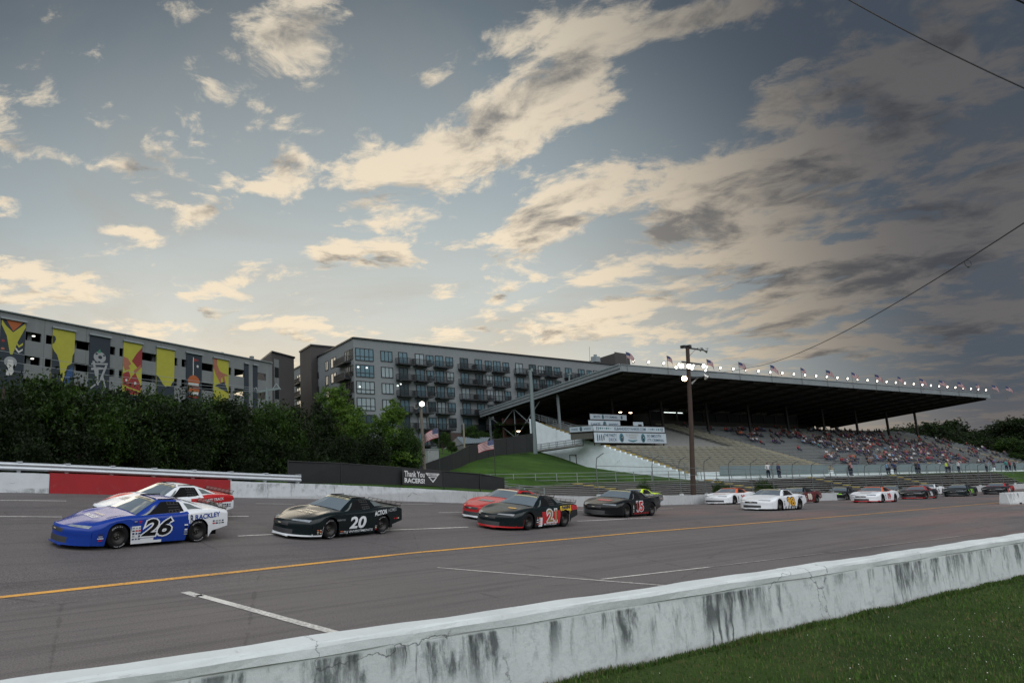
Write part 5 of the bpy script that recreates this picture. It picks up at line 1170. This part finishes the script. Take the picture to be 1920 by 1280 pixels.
def make_car(name_label, sch, fpx, rpx=None, hi=False, cat='race car'):
    pf = ontrack(*fpx); s_, u_ = su(pf)
    if rpx is not None:
        pr_ = ontrack(*rpx); hd_ = Vector((pf.x-pr_.x, pf.y-pr_.y, 0)).normalized()
    else: hd_ = -TT.copy(); 
    if sch.get('yaw') is not None: hd_ = Matrix.Rotation(R(sch['yaw']), 3, 'Z') @ (-TT)
    lf = Vector((-hd_.y, hd_.x, 0))
    ctr = Vector((pf.x, pf.y, 0)) - hd_*1.375 - lf*.955
    zz = lambda p: tz(*su(p))
    F_, B_, L_, R_ = ctr+hd_*1.335, ctr-hd_*1.335, ctr+lf*.8, ctr-lf*.8
    X_ = (hd_+ZU*((zz(F_)-zz(B_))/2.67)).normalized(); Y_ = (lf+ZU*((zz(L_)-zz(R_))/1.6)).normalized(); Z_ = X_.cross(Y_).normalized(); Y_ = Z_.cross(X_)
    ctr.z = (zz(F_)+zz(B_)+zz(L_)+zz(R_))/4+.012
    root = bpy.data.objects.new('race_car', None); COL.objects.link(root)
    root.matrix_world = Matrix.Translation(ctr) @ Matrix((X_, Y_, Z_)).transposed().to_4x4() @ Matrix.Diagonal((1.03,1.06,1.0,1)); tag(root, name_label, cat, 'stock cars running in two lines on the track')
    def part(n_, mb, parent=None, label=None, merge=False):
        o = mb.build(n_, parent or root, None, merge)
        if label: o['label'] = label
        return o
    body = K(sch['body']); side_f = sch.get('side') or (lambda x, z: None); top_f = sch.get('top') or (lambda x, y: None); val = K(sch.get('valance', sch['body']))
    nv = 11; xs_ = XS if hi else XS[::1]
    mb = MB()
    for sg in (1, -1):
        def fn(i, j):
            x = xs_[i]; b0 = c_bot(x); zs = c_zs(x); z = b0+(zs-b0)*j/(nv-1); y = c_side(x, z)*sg; return (x+bend(x, y), y, z)
        def mf(i, j):
            x = (xs_[i]+xs_[i+1])/2; z = c_bot(x)+(c_zs(x)-c_bot(x))*(j+.5)/(nv-1)
            r = side_f(x, z) if sg == 1 else side_f(x, z); r = K(r) if r else body
            if x > 1.75 and z < .17: r = val
            return r
        mb.grid(len(xs_), nv, fn, body, mfn=mf)
    ny = 25
    def fn(i, j):
        x = xs_[i]; a = -1+2*j/(ny-1); w_ = c_side(x, c_zs(x)); y = w_*math.copysign(abs(a)**.85, a); return (x+bend(x, y), y, c_top(x, y))
    def mf(i, j):
        x = (xs_[i]+xs_[i+1])/2; y = (-1+2*(j+.5)/(ny-1))*c_w(x); r = top_f(x, y); return K(r) if r else body
    mb.grid(len(xs_), ny, fn, body, mfn=mf)
    # nose and tail caps
    xf = 2.52; zr = [.60,.54,.49,.44,.38,.32,.26,.20,.15,.11]; pf_ = [0,.022,.035,.04,.03,.035,.045,.05,.055,.07]; w_ = c_side(xf, c_zs(xf))
    def fn(i, j):
        a = -1+2*i/(ny-1); y = w_*math.copysign(abs(a)**.85, a); zt = c_top(xf, y); z = zt+(.11-zt)*j/9; wi = 1 if abs(a) < .8 else 1-.5*(abs(a)-.8)/.2
        return (xf+bend(xf, y)+pf_[j]*wi, y*(1+.0*j), z)
    big = sch.get('grille', 'wide')
    def mf(i, j):
        y = w_*(-1+2*(i+.5)/(ny-1))
        if j >= 8: return val
        if 5 <= j <= 7 and abs(y) < (.42 if big == 'wide' else .60): return grl
        if big == 'wide' and 1 <= j <= 2 and abs(y) < .30: return grl
        return body
    mb.grid(ny, 10, fn, body, mfn=mf)
    xr = -2.5; w_r = c_side(xr, c_zs(xr))
    mb.grid(ny, 4, lambda i, j: (xr-.02*(j == 1), w_r*(-1+2*i/(ny-1)), c_top(xr, w_r*(-1+2*i/(ny-1)))*(1-j/3)+.44*j/3), blackm if False else body)
    mb.box((2.73,0,.10), (.10, .70, .03), val)
    bd = part('body', mb, merge=True)
    # greenhouse shell
    gxs_ = np.arange(-1.85, .79, .06); mb = MB(); roofm = K(sch.get('roof', sch['body']))
    for sg in (1, -1): mb.grid(len(gxs_), 6, lambda i, j: (lambda p: (p[0], p[1]*sg, p[2]))(g_pt(gxs_[i], j/5)), roofm, mfn=lambda i, j: (K(sch['pillar']) if (sch.get('pillar') and gxs_[i] < -.75) else roofm))
    mb.grid(len(gxs_), 11, lambda i, j: (gxs_[i], g_yt(gxs_[i])*(-1+2*j/10), g_roof(gxs_[i], g_yt(gxs_[i])*(-1+2*j/10))), roofm, mfn=lambda i, j: (K(sch['pillar']) if (sch.get('pillar') and gxs_[i] < -.98) else roofm))
    gh = part('roof', mb, merge=True)
    mb = MB()
    for sg in (1, -1): mb.box((-.45, sg*.50, 1.285), (.7, .015, .03), blackm)
    mb.box((-.1, 0, 1.29), (.015, .8, .02), blackm); part('roof_rail', mb, parent=gh)
    def wsp(x, a, d=.008): y = (g_yt(x)-.035)*a; return (x+d*.6, y, g_roof(x, y)+d)
    mb = MB(); ws = np.linspace(-.03, .74, 12); mb.grid(12, 9, lambda i, j: wsp(ws[i], -1+2*j/8), wshield); part('windshield', mb)
    mb = MB(); ws2 = np.linspace(-.02, .10, 4); mb.grid(4, 9, lambda i, j: wsp(ws2[i], (-1+2*j/8)*.90, .014), K(sch.get('strip', 'strip'))); sb_ = part('sun_strip', mb)
    if hi:
        mb = MB(); text(mb, 'SPEED SERIES', lambda a, b_: (lambda p: (p[0]+.004, p[1], p[2]+.006))(wsp(.040-b_, a/.62, .014)), .80, .06, CP_['navy'], off=.02); part('lettering', mb, parent=sb_)
    mb = MB(); rs = np.linspace(-1.72, -1.02, 8); mb.grid(8, 7, lambda i, j: (rs[i]-.005, (g_yt(rs[i])-.06)*(-1+2*j/6), g_roof(rs[i], (g_yt(rs[i])-.06)*(-1+2*j/6))+.008), wshield); part('rear_window', mb)
    for sg in (1, -1):
        def patch(x0t, x1t, x0b, x1b, v0, v1, mt, nm, d=.007):
            mb = MB(); 
            def fn(i, j):
                v = v0+(v1-v0)*j/3; x = (x0b+(x0t-x0b)*j/3)+((x1b+(x1t-x1b)*j/3)-(x0b+(x0t-x0b)*j/3))*i/6; p = g_pt(x, v); return (p[0], (p[1]+d)*sg, p[2]+d*.4)
            mb.grid(7, 4, fn, mt); return part(nm, mb)
        patch(-.78, -.12, -.86, .48, .10, .90, blackm, 'dark_interior_patch')  # black patch on the closed shell paints in the dark cabin interior
        if hi or sg == 1:
            mb = MB()
            for t_ in np.linspace(.1,.9,5): a, b_ = g_pt(-.72, t_), g_pt(-.34, t_); mb.beam((a[0],(a[1]+.011)*sg,a[2]), (b_[0],(b_[1]+.011)*sg,b_[2]), .008,.016, cm((.07,.07,.07),.7))
            for t_ in (-.70,-.58,-.46,-.35): a, b_ = g_pt(t_,.12), g_pt(t_,.88); mb.beam((a[0],(a[1]+.011)*sg,a[2]), (b_[0],(b_[1]+.011)*sg,b_[2]), .012,.01, cm((.07,.07,.07),.7))
            part('window_net', mb)
            for x0, x1 in ((.34,.50),): patch(.05, .16, .44, .62, .10, .80, sideglass, 'vent_window', .010)
        patch(-1.18, -.93, -1.58, -1.02, .22, .84, sideglass, 'quarter_window')
    # spoiler
    mb = MB(); zd = c_top(-2.45, 0); mb.face([(-2.44,-.80,zd-.02),(-2.44,.80,zd-.02),(-2.52,.80,zd+.125),(-2.52,-.80,zd+.125)], smoke); sp = part('spoiler', mb)
    mb = MB(); mb.beam((-2.52,-.80,zd+.125),(-2.52,.80,zd+.125), .008,.008, blackm); mb.beam((-2.44,-.80,zd+.01),(-2.44,.80,zd+.01), .02,.03, blackm)
    for i in range(8): y = -.78+1.56*i/7; mb.beam((-2.30,y,zd),(-2.51,y,zd+.11), .006,.006, blackm); mb.beam((-2.44,y,zd),(-2.52,y,zd+.125), .007,.007, blackm)
    part('spoiler_braces', mb, parent=sp)
    # wheels
    for xa in (1.335, -1.335):
        for sg in (1, -1):
            mb = MB(); c_ = (xa, sg*.79, AZ); r = .34
            mb.lathe(c_, (0,sg,0), [(-.13,r*.60),(-.13,r*.93),(-.10,r),(.10,r),(.132,r*.94),(.138,r*.78),(.125,r*.62)], tyrem, 28); wh = part('tyre', mb)
            mb = MB(); mb.lathe(c_, (0,sg,0), [(.125,r*.62),(.11,r*.58),(.03,r*.50),(.02,r*.22),(.055,r*.18),(.06,.001)], rimm, 20)
            for k in range(5): a = k*1.2566; mb.box((xa+.06*math.cos(a), sg*(.79+.05), AZ+.06*math.sin(a)), (.025,.03,.025), cm((.25,.24,.22),.4,metal=.6))
            part('rim', mb, parent=wh)
            if hi and sg == 1:
                mb = MB()
                for k0 in (0, math.pi):
                    for n_, ch in enumerate('Hoosier'):
                        th = k0+2.3-n_*.175
                        def gfn(a, b_, th=th): rr = r*.83+b_; t_ = th-a/rr; return (xa-rr*math.cos(math.pi-t_) if False else xa-rr*math.cos(t_)*1.0, sg*(.79+.140), AZ+rr*math.sin(t_))
                        v, f = glyph(ch, 0, .02); k_ = .062
                        mb.raw([gfn(-p[0]*k_*1.0, p[1]*k_) for p in v], f, cm((.5,.5,.5), .7))
                part('lettering', mb, parent=wh)
    mb = MB(); mb.box((-.1,0,.40), (4.3,1.22,.52), blackm); mb.box((.0,0,.16), (2.0,1.7,.08), blackm); mb.box((-.35,0,.9), (1.0,1.2,.3), blackm)
    part('chassis', mb)
    # headlight decals
    hl = K(sch['lights']) if sch.get('lights') else lens
    for sg in (1, -1):
        mb = MB()
        def fn(i, j):
            u = i/5; v = j/3; y = .34+.44*u; x = 2.46-.01*u-(.10+.20*u)*v*(1-.25*u); z = c_top(x, y)+.007
            return (x+bend(x, y)+.004, y*sg, z)
        mb.grid(6, 4, fn, hl); part('headlight', mb)
    if sch.get('round_mark', True):
        mb = MB(); mb.face([(2.52+bend(2.52,y)+.05, y, .505+z) for y, z in ((-.09,0),(-.03,.018),(.03,.018),(.09,0),(.03,-.018),(-.03,-.018))], cm((.5,.45,.35),.4)); part('grille_emblem', mb)
    # side numbers and lettering
    def sfn(x0, z0, sg=1, d=.010): return lambda a, b_: (x0-a*sg, sg*(c_side(x0-a*sg, z0+b_)+d), z0+b_)
    if sch.get('num'):
        n_, nc, oc, x0, z0, wd, ht = sch['num']; shr = sch.get('shear', .0)
        for sg in (1, -1):
            mb = MB()
            if oc: text(mb, n_, sfn(x0, z0, sg, .010), wd, ht, K(oc), shr, .085, base=.03)
            text(mb, n_, sfn(x0, z0, sg, .015), wd, ht, K(nc), shr, .03)
            part('race_number', mb)
    if sch.get('words'):
        mb = MB()
        for (t_, x0, z0, wd, ht, cc_, shr, off, rot) in sch['words']:
            base_ = sfn(x0, z0, 1, .013); text(mb, t_, lambda a, b_: base_(a, b_+a*rot), wd, ht, K(cc_), shr, off)
        part('side_lettering', mb)
    sch.setdefault('stickers', [(.90,.62,.22,.60,2,4),(-1.85,-2.3,.50,.62,3,2)]); sch.setdefault('stcol', ['white','silver','cream','orange','white'] if sch['body'] != 'white' else ['navy','black','grey','red'])
    if sch.get('stickers'):
        mb = MB(); rg = random.Random(sch['num'][0])
        for (x0, x1, z0, z1, n_, m_) in sch['stickers']:
            for i in range(n_):
                for j in range(m_):
                    xx, zz_ = x0+(x1-x0)*(i+.5)/n_, z0+(z1-z0)*(j+.5)/m_; ww, hh = abs(x1-x0)/n_*rg.uniform(.55,.85), (z1-z0)/m_*rg.uniform(.4,.7)
                    c_ = K(rg.choice(sch.get('stcol', ['red','navy','black','silver','blue','orange']))); f_ = sfn(xx, zz_, 1, .012); mb.face([f_(a*ww/2, b_*hh/2) for a, b_ in ((-1,-1),(1,-1),(1,1),(-1,1))], c_)
        part('sponsor_stickers', mb)
    if sch.get('hood'):
        mb = MB()
        for (t_, x0, wd, ht, cc_, y0) in sch['hood']:
            f_ = lambda a, b_: (lambda x, y: (x+bend(x, y), y, c_top(x, y)+.012))(x0-b_, y0+a)
            if t_ == '#': mb.grid(6, 4, lambda i, j: f_(-wd/2+wd*i/5, -ht/2+ht*j/3), K(cc_))
            else: text(mb, t_, f_, wd, ht, K(cc_), 0, .02)
        part('hood_lettering', mb)
    return root
def st(x0, x1, z0, z1): return (x0, x1, z0, z1)
# 26 blue and white
def s26(x, z):
    if x < -1.02-(z-.55)*-.35 and z > .36: return 'white'
    if x < -1.7: return 'white'
    if .62-(.0) < x < .98 and z < .62: return 'white'
    if -.05 < x <= .98 and z < .26-(.62-x)*.12: return 'white'
make_car('blue and white stock car with a black number 26 leading on the inside lane', dict(body='blue', side=s26, top=lambda x, y: 'white' if x < -1.0 else None, roof='blue', pillar='white', num=('26','black','white',.12,.55,1.02,.50), shear=.28,
  words=[('RACKLEY',-1.68,.80,.98,.15,'blue',0,.02,.06),('R',-1.08,.74,.12,.22,'navy',0,.02,0),('CHEVROLET SS',1.95,.2,.01,.01,'white',0,.01,0)],
  stickers=[(.94,.64,.20,.60,3,5),(-.95,-.80,.25,.60,1,5),(-1.85,-2.35,.52,.66,4,2),(1.78,2.0,.24,.46,1,4),(.90,.60,.68,.76,2,2)], stcol=['navy','black','silver','red','white','navy'],
  hood=[('RACKLEY',1.72,.62,.17,'white',-.02),('ROOFING',1.46,.5,.10,'cream',-.05)]), (219,1029), (373,1016), hi=True)
# white and red behind it
make_car('white and red stock car beside the red wall section, behind the blue and white car', dict(body='white', roof='white', side=lambda x, z: 'red' if (x < -.4 and z > .66-(x+1.5)*.06) else None,
  top=lambda x, y: 'red' if (x < -1.0) or (1.0 < x and .50 < abs(y) < .72) else None, pillar='white', num=('25','red',None,.1,.50,.7,.42), words=[('FAST TRACK',-1.5,.80,.9,.10,'white',0,.02,.05)], stickers=[(-1.85,-2.35,.50,.64,4,2)], stcol=['navy','black'], hood=[('#',1.6,.5,.34,'silver',0),('#',1.62,.36,.12,'navy',0)]), (276,986), (400,977), hi=True)
make_car('black stock car with a large white number 20 running alone', dict(body='dkgreen', valance='white', num=('20','white',None,.02,.50,.86,.42), shear=.18,
  words=[('ACTION',-1.18,.79,.66,.17,'white',.1,.03,.10),('HOMES',-1.86,.86,.54,.13,'silver',.1,.01,.06),('TLJ INVESTMENTS',-.02,.19,1.5,.10,'white',.15,.01,.01),('GREENHOUSE',.86,.62,.42,.06,'silver',0,0,0)],
  stickers=[(.93,.72,.14,.26,1,2),(-.86,-.98,.18,.36,1,3),(1.76,2.0,.2,.36,2,3),(-1.9,-2.3,.50,.58,3,1)], stcol=['orange','silver','cream','red'], hood=[('ACTION',1.62,.66,.17,'cream',0),('HOMES',1.38,.60,.14,'cream',.03)]), (618,1011), (715,1001), hi=True)
make_car('red stock car half hidden behind the black, red and gold car', dict(yaw=5, body='red', valance='white', top=lambda x, y: None, num=('14','white',None,.0,.52,.6,.4), hood=[('#',1.6,.7,.30,'grey',0)], lights='red', strip='cream'), (953,976))
def s21(x, z):
    if x < -1.0 and z > .70: return 'red' if x < -1.9 else 'yellow'
    if -.95 < x < .35 and z < .70 and z > .14 and (x < .35-(.7-z)*-.3): return 'red'
    if .35 <= x < .62 and z < .5: return 'white'
make_car('black stock car with red sides, a gold number 21 and a yellow rear panel', dict(yaw=6, body='dkgreen', valance='red', side=s21, num=('21','gold','white',-.32,.52,.72,.52), words=[('PANINI',-1.42,.83,.74,.15,'navy',.2,.03,.05),('MOTOR SALES',-.2,.18,.9,.08,'white',0,.01,0)],
  stickers=[(.86,.52,.16,.52,2,4)], stcol=['white','red','navy','orange'], hood=[('#',1.5,.34,.16,'amber',.3)], lights='silver'), (991,994))
make_car('neon yellow and black stock car near the outer wall behind the black number 15 car', dict(yaw=5, body='silver', roof='neon', side=lambda x, z: 'grey' if x < -.9 else None, top=lambda x, y: 'neon' if x < -1 else None, num=('27','neon',None,.0,.5,.6,.4), lights='grey'), (1199,950))
make_car('black stock car with a red number 15 ahead of the neon yellow car', dict(yaw=6, body='black', valance='black', num=('15','red','white',.0,.52,.66,.50), words=[('RACING PARTS',-.1,.18,1.5,.09,'red',0,.02,0)], stickers=[(.80,.66,.22,.62,1,6)], stcol=['white','silver'], hood=[('#',1.6,.66,.34,'red',0)]), (1176,970))
make_car('white stock car with an orange roof and red number 28', dict(body='white', roof='orange', side=lambda x, z: None, num=('28','red',None,-.05,.5,.62,.48), stickers=[(.85,.6,.2,.66,1,5)], stcol=['black','grey'], hood=[('KUSTOM',1.55,.9,.18,'orange',0)], strip='orange', grille='big', lights='grey'), (1378,945))
make_car('white stock car with a large amber number 98 and checkered skirt', dict(body='white', roof='white', num=('98','amber','black',-.15,.52,.95,.56), side=lambda x, z: ('black' if (int(math.floor(x*9))+int(math.floor(z*9))) % 2 else 'white') if (z < .28 and -1 < x < .9) else None, stickers=[(.88,.66,.3,.6,1,3)], stcol=['navy','silver'], words=[('SUNSET',-1.55,.78,.7,.13,'navy',0,.02,0)], lights='silver'), (1463,957))
make_car('maroon and black stock car with a pale number 88 behind the white number 98 car', dict(body='maroon', roof='black', top=lambda x, y: 'grey' if x > .8 else None, num=('88','cream','white',.0,.52,.66,.46)), (1506,943))
make_car('black stock car with lime headlights and silver side flash', dict(body='black', valance='silver', lights='lime', side=lambda x, z: 'silver' if 0.9 < x < 1.9 and abs(z-.62+(x-1.0)*.45) < .035 else ('grey' if -1 < x < .9 and z < .7 else None), num=('3','silver',None,.0,.5,.4,.4)), (1589,937))
make_car('grey and tan stock car half hidden behind the white number 09 car', dict(body='grey', roof='grey', side=lambda x, z: 'cream' if x > .9 else None, num=('7','cream',None,.0,.5,.4,.4)), (1684,932))
make_car('white stock car with red valance and red number 09', dict(body='white', valance='red', roof='orange', num=('09','red',None,-.05,.52,.66,.50), side=lambda x, z: 'red' if z < .18 else None, stickers=[(.85,.6,.3,.66,1,3)], stcol=['black','grey'], hood=[('#',1.5,.7,.25,'silver',0)], lights='navy', strip='orange'), (1656,942))
make_car('white stock car half hidden behind the black and red number 36 car', dict(body='white', roof='white', num=('5','black',None,.0,.5,.4,.4)), (1754,927))
make_car('black and red stock car with a white number 36', dict(body='black', valance='red', roof='red', side=lambda x, z: 'red' if z < .17 else None, num=('36','white',None,-.1,.52,.66,.48), lights='silver', strip='orange'), (1738,935))
make_car('dark green stock car with a lime number 911', dict(body='dkgreen', num=('911','lime',None,-.1,.55,.8,.5), side=lambda x, z: 'lime' if (.95 < x < 1.5 and abs(z-.18) < .04) or (.9 < x < 1.25 and abs(z-.62-(1.1-x)*.4) < .05) else None), (1816,930))
make_car('black and red stock car, last in line beside the concrete barrier block', dict(body='black', roof='red', side=lambda x, z: 'red' if (x < -.5 and z > .4) or (.1 < x < .9 and z < .6) else None, num=('4','white',None,.0,.5,.4,.4), pillar='red', lights='silver'), (1888,926))
# ------------------------------------------------------------------ people
skin = mat('skin', (.20,.11,.075), .6, var=.1); hair = mat('hair', (.04,.025,.015), .7, var=.1); jean = mat('dark_trousers', (.035,.045,.07), .8, var=.2)
def body_mesh(pose):
    if pose == 'sit':
        J = {'pel':((0,0,.50),.14),'chest':((0,-.03,.85),.155),'neck':((0,-.04,1.02),.06),'head':((0,-.06,1.13),.095),'top':((0,-.05,1.24),.08),
             'ls':((.17,-.03,.95),.065),'le':((.23,-.10,.70),.05),'lh':((.13,-.36,.62),.04),'rs':((-.17,-.03,.95),.065),'re':((-.23,-.10,.70),.05),'rh':((-.13,-.36,.62),.04),
             'lk':((.13,-.45,.50),.075),'lf':((.13,-.45,.08),.05),'lt':((.13,-.60,.04),.04),'rk':((-.13,-.45,.50),.075),'rf':((-.13,-.45,.08),.05),'rt':((-.13,-.60,.04),.04)}
    else:
        J = {'pel':((0,0,.92),.14),'chest':((0,0,1.28),.155),'neck':((0,-.01,1.46),.06),'head':((0,-.02,1.57),.095),'top':((0,-.02,1.68),.08),
             'ls':((.18,0,1.38),.065),'le':((.25,.02,1.10),.05),'lh':((.24,-.08,.86),.04),'rs':((-.18,0,1.38),.065),'re':((-.25,.02,1.10),.05),'rh':((-.24,-.08,.86),.04),
             'lk':((.10,-.02,.48),.075),'lf':((.11,.02,.08),.05),'lt':((.12,-.14,.04),.04),'rk':((-.10,.03,.48),.075),'rf':((-.11,.06,.08),.05),'rt':((-.12,-.10,.04),.04)}
        if pose == 'reach': J['le'] = ((.36,-.12,1.50),.05); J['lh'] = ((.52,-.2,1.74),.04)
    E = [('pel','chest'),('chest','neck'),('neck','head'),('head','top'),('chest','ls'),('ls','le'),('le','lh'),('chest','rs'),('rs','re'),('re','rh'),('pel','lk'),('lk','lf'),('lf','lt'),('pel','rk'),('rk','rf'),('rf','rt')]
    ks = list(J); me = bpy.data.meshes.new('p'); me.from_pydata([J[k][0] for k in ks], [(ks.index(a), ks.index(b_)) for a, b_ in E], [])
    o = bpy.data.objects.new('p', me); COL.objects.link(o); md = o.modifiers.new('s', 'SKIN'); sv_ = me.skin_vertices[0].data
    for i, k in enumerate(ks): sv_[i].radius = (J[k][1],)*2
    sv_[0].use_root = True; o.modifiers.new('b', 'SUBSURF').levels = 1
    dg = bpy.context.evaluated_depsgraph_get(); m2 = bpy.data.meshes.new_from_object(o.evaluated_get(dg)); bpy.data.objects.remove(o)
    zt, zn, zl = (1.19, .99, .60) if pose == 'sit' else (1.62, 1.44, .92)
    idx = []
    for p in m2.polygons:
        c_ = p.center; hand = (abs(c_.x) > .1 and ((pose == 'sit' and c_.y < -.26 and c_.z > .56) or (pose != 'sit' and c_.z < .98 and abs(c_.x) > .19)))
        idx.append(3 if c_.z > zt or (c_.z > zn+.05 and c_.y > (.0 if pose == 'sit' else .03)) else 0 if (c_.z > zn or hand) else 1 if c_.z > zl and not (pose == 'sit' and c_.y < -.2) else 2)
    me3 = m2; me3.polygons.foreach_set('material_index', idx); me3.polygons.foreach_set('use_smooth', [True]*len(idx)); return me3
SH = {'dark red':(.22,.02,.03),'black':(.015,.015,.017),'white':(.48,.49,.50),'navy blue':(.02,.035,.10),'grey':(.14,.14,.15),'purple':(.09,.03,.14),'orange':(.45,.10,.03),'teal green':(.03,.18,.17),'pink':(.42,.18,.20),'lime yellow':(.42,.55,.05),'light blue':(.12,.22,.35)}
PM = {}
for ps in ('sit', 'stand', 'reach'):
    base_ = body_mesh(ps)
    for k, c_ in SH.items():
        me = base_.copy(); me.name = 'person'; ix = [p.material_index for p in me.polygons]; me.materials.clear()
        for m_ in (skin, cm(c_, .8, var=.15), jean, hair): me.materials.append(m_)
        me.polygons.foreach_set('material_index', ix)
        PM[ps, k] = me
rg = random.Random(11); taken = set(); cnt = 0
GZ = math.atan2(-NG.y, -NG.x)+math.pi/2
def person(ps, col_, loc, rz, label, group=None):
    o = bpy.data.objects.new('person', PM[ps, col_]); COL.objects.link(o); o.location = loc; o.rotation_euler.z = rz; k = rg.uniform(1.02,1.14); o.scale = (k*1.08,k*1.08,k); tag(o, label, 'person', group); return o
cols = ['dark red']*8+['black']*14+['white']*5+['navy blue']*7+['grey']*8+['purple']*3+['orange','teal green','pink','light blue','light blue']+['lime yellow']*0
spots = []
def dens(L, r):
    if L < 39: return .035+(.10 if r < 8 else 0)*(L > 14)+(.5 if r > 26 and L > 28 else 0)
    if L < 60: return .35+(.5 if r > 20 else 0)+(.55 if r < 9 else 0)
    if L < 118: return .9
    return .42 if r < 22 else .2
tries = 0
while len(spots) < 420 and tries < 60000:
    tries += 1; L = rg.uniform(2, 128); r = int(rg.triangular(0, rows, 12)) if L > 60 else rg.randrange(rows)
    if r >= rows or (L < 36 and r > 13): continue
    if any(abs(L-a) < 1.2 for a in (39.8,78.8,117.8)): continue
    if rg.random() > dens(L, r): continue
    key = (round(L/.62), r)
    if key in taken: continue
    taken.add(key); spots.append((key[0]*.62, r))
    if rg.random() < .6 and len(spots) < 420:
        for dk in range(1, rg.randint(2, 4)):
            k2 = (key[0]+dk, r)
            if k2 not in taken and len(spots) < 420: taken.add(k2); spots.append((k2[0]*.62, r))
spots = sorted(spots, key=lambda q_: (GP(q_[0], KF+tr*q_[1], 0)).length)[:285]+[]
# keep the spread over the whole stand: near ones as objects
regs = [(39.5,'the pale wooden benches','spectators on the near wooden benches'),(78.5,'the middle grey benches','spectators on the middle grey benches'),(200,'the far benches','spectators towards the far end')]
def seat(L, r, col_, group=True):
    reg = [q_ for q_ in regs if L < q_[0]][0]; k = KF+tr*(r+.42); z = seat_z(KF+tr*r)-.04
    person('sit', col_, GP(L, k, z), GZ+rg.uniform(-.3,.3), 'seated spectator in a %s top on %s' % (col_, reg[1]), reg[2])
for L, r in spots: seat(L, r, rg.choice(cols))
# the rest of the distant crowd as one mass
import itertools
mb = MB(); far_sp = []
tries = 0
V_, F_, MI = [], [], []; base_ = PM['sit', 'black']; bv = np.array([v.co[:] for v in base_.vertices]); bf = [tuple(p.vertices) for p in base_.polygons]; bmi = [p.material_index for p in base_.polygons]
shk = list(SH); cmats = [skin, jean, hair]+[cm(SH[k], .8, var=.15) for k in shk]
while len(far_sp) < 330 and tries < 60000:
    tries += 1; L = rg.uniform(62, 129); r = int(rg.triangular(0, rows+4, 22))
    if r >= rows or any(abs(L-a) < 1.2 for a in (78.8,117.8)): continue
    if L > 112 and rg.random() > .45: continue
    key = (round(L/.62), r)
    if key in taken: continue
    taken.add(key); far_sp.append((key[0]*.62, r))
for L, r in far_sp:
    a = GZ+rg.uniform(-.3,.3); ca, sa = math.cos(a), math.sin(a); p = GP(L, KF+tr*(r+.42), seat_z(KF+tr*r)-.04); k = 1.08; c_ = 3+shk.index(rg.choice(cols)); b0 = len(V_)
    for x, y, z in bv*k: V_.append((p.x+x*ca-y*sa, p.y+x*sa+y*ca, p.z+z))
    F_ += [tuple(b0+i for i in f) for f in bf]; MI += [(0, c_, 1, 2)[i] for i in bmi]
me = bpy.data.meshes.new('distant_crowd'); me.from_pydata(V_, [], F_)
for m_ in cmats: me.materials.append(m_)
me.polygons.foreach_set('material_index', MI); me.update(); o = bpy.data.objects.new('distant_crowd', me); COL.objects.link(o)
tag(o, 'distant crowd of spectators filling the far upper benches of the grandstand', 'crowd', kind='stuff')
# people standing at the lower rail
SPP = [(1443,905,'white','reach',-1),(1449,905,'light blue','stand',0),(1462,905,'navy blue','stand',0),(1469,905,'black','stand',0),(1596,893,'black','stand',0),(1603,893,'pink','stand',0),(1666,889,'light blue','reach',0),(1674,889,'grey','stand',0),(1722,890,'black','stand',0),(1730,890,'navy blue','stand',0),(1778,884,'lime yellow','stand',0),(1786,885,'grey','stand',0),(1801,883,'white','stand',0),(1855,881,'grey','stand',0),(1890,880,'teal green','stand',0),(1899,880,'dark red','stand',0),(1906,880,'black','stand',0),(1686,882,'navy blue','stand',0)]
for i, (x, y, c_, ps, _) in enumerate(SPP):
    s = None
    for q_ in np.arange(S0, S1+40, .25):
        p = BLP(q_, .96); v = CM3.inverted() @ (p-EYEV)
        if PX+F*v.x/-v.z > x: s = q_; break
    if s is None: continue
    p = BLP(s, .98+.03*(i % 2)); p.z = BLP(s, 1).z+.02
    where = 'left group' if x < 1500 else 'middle group' if x < 1700 else 'right part'
    person(ps, c_, p, math.atan2(-NN.y,-NN.x)+math.pi/2+rg.uniform(-.5,.5), 'standing person in a %s top, number %d from the left at the lower bleacher rail' % (c_, i+1) if False else '%s person standing at the lower bleacher rail in a %s top' % (OR[i].replace('leftmost','first')+' from left', c_), 'people standing at the lower rail')
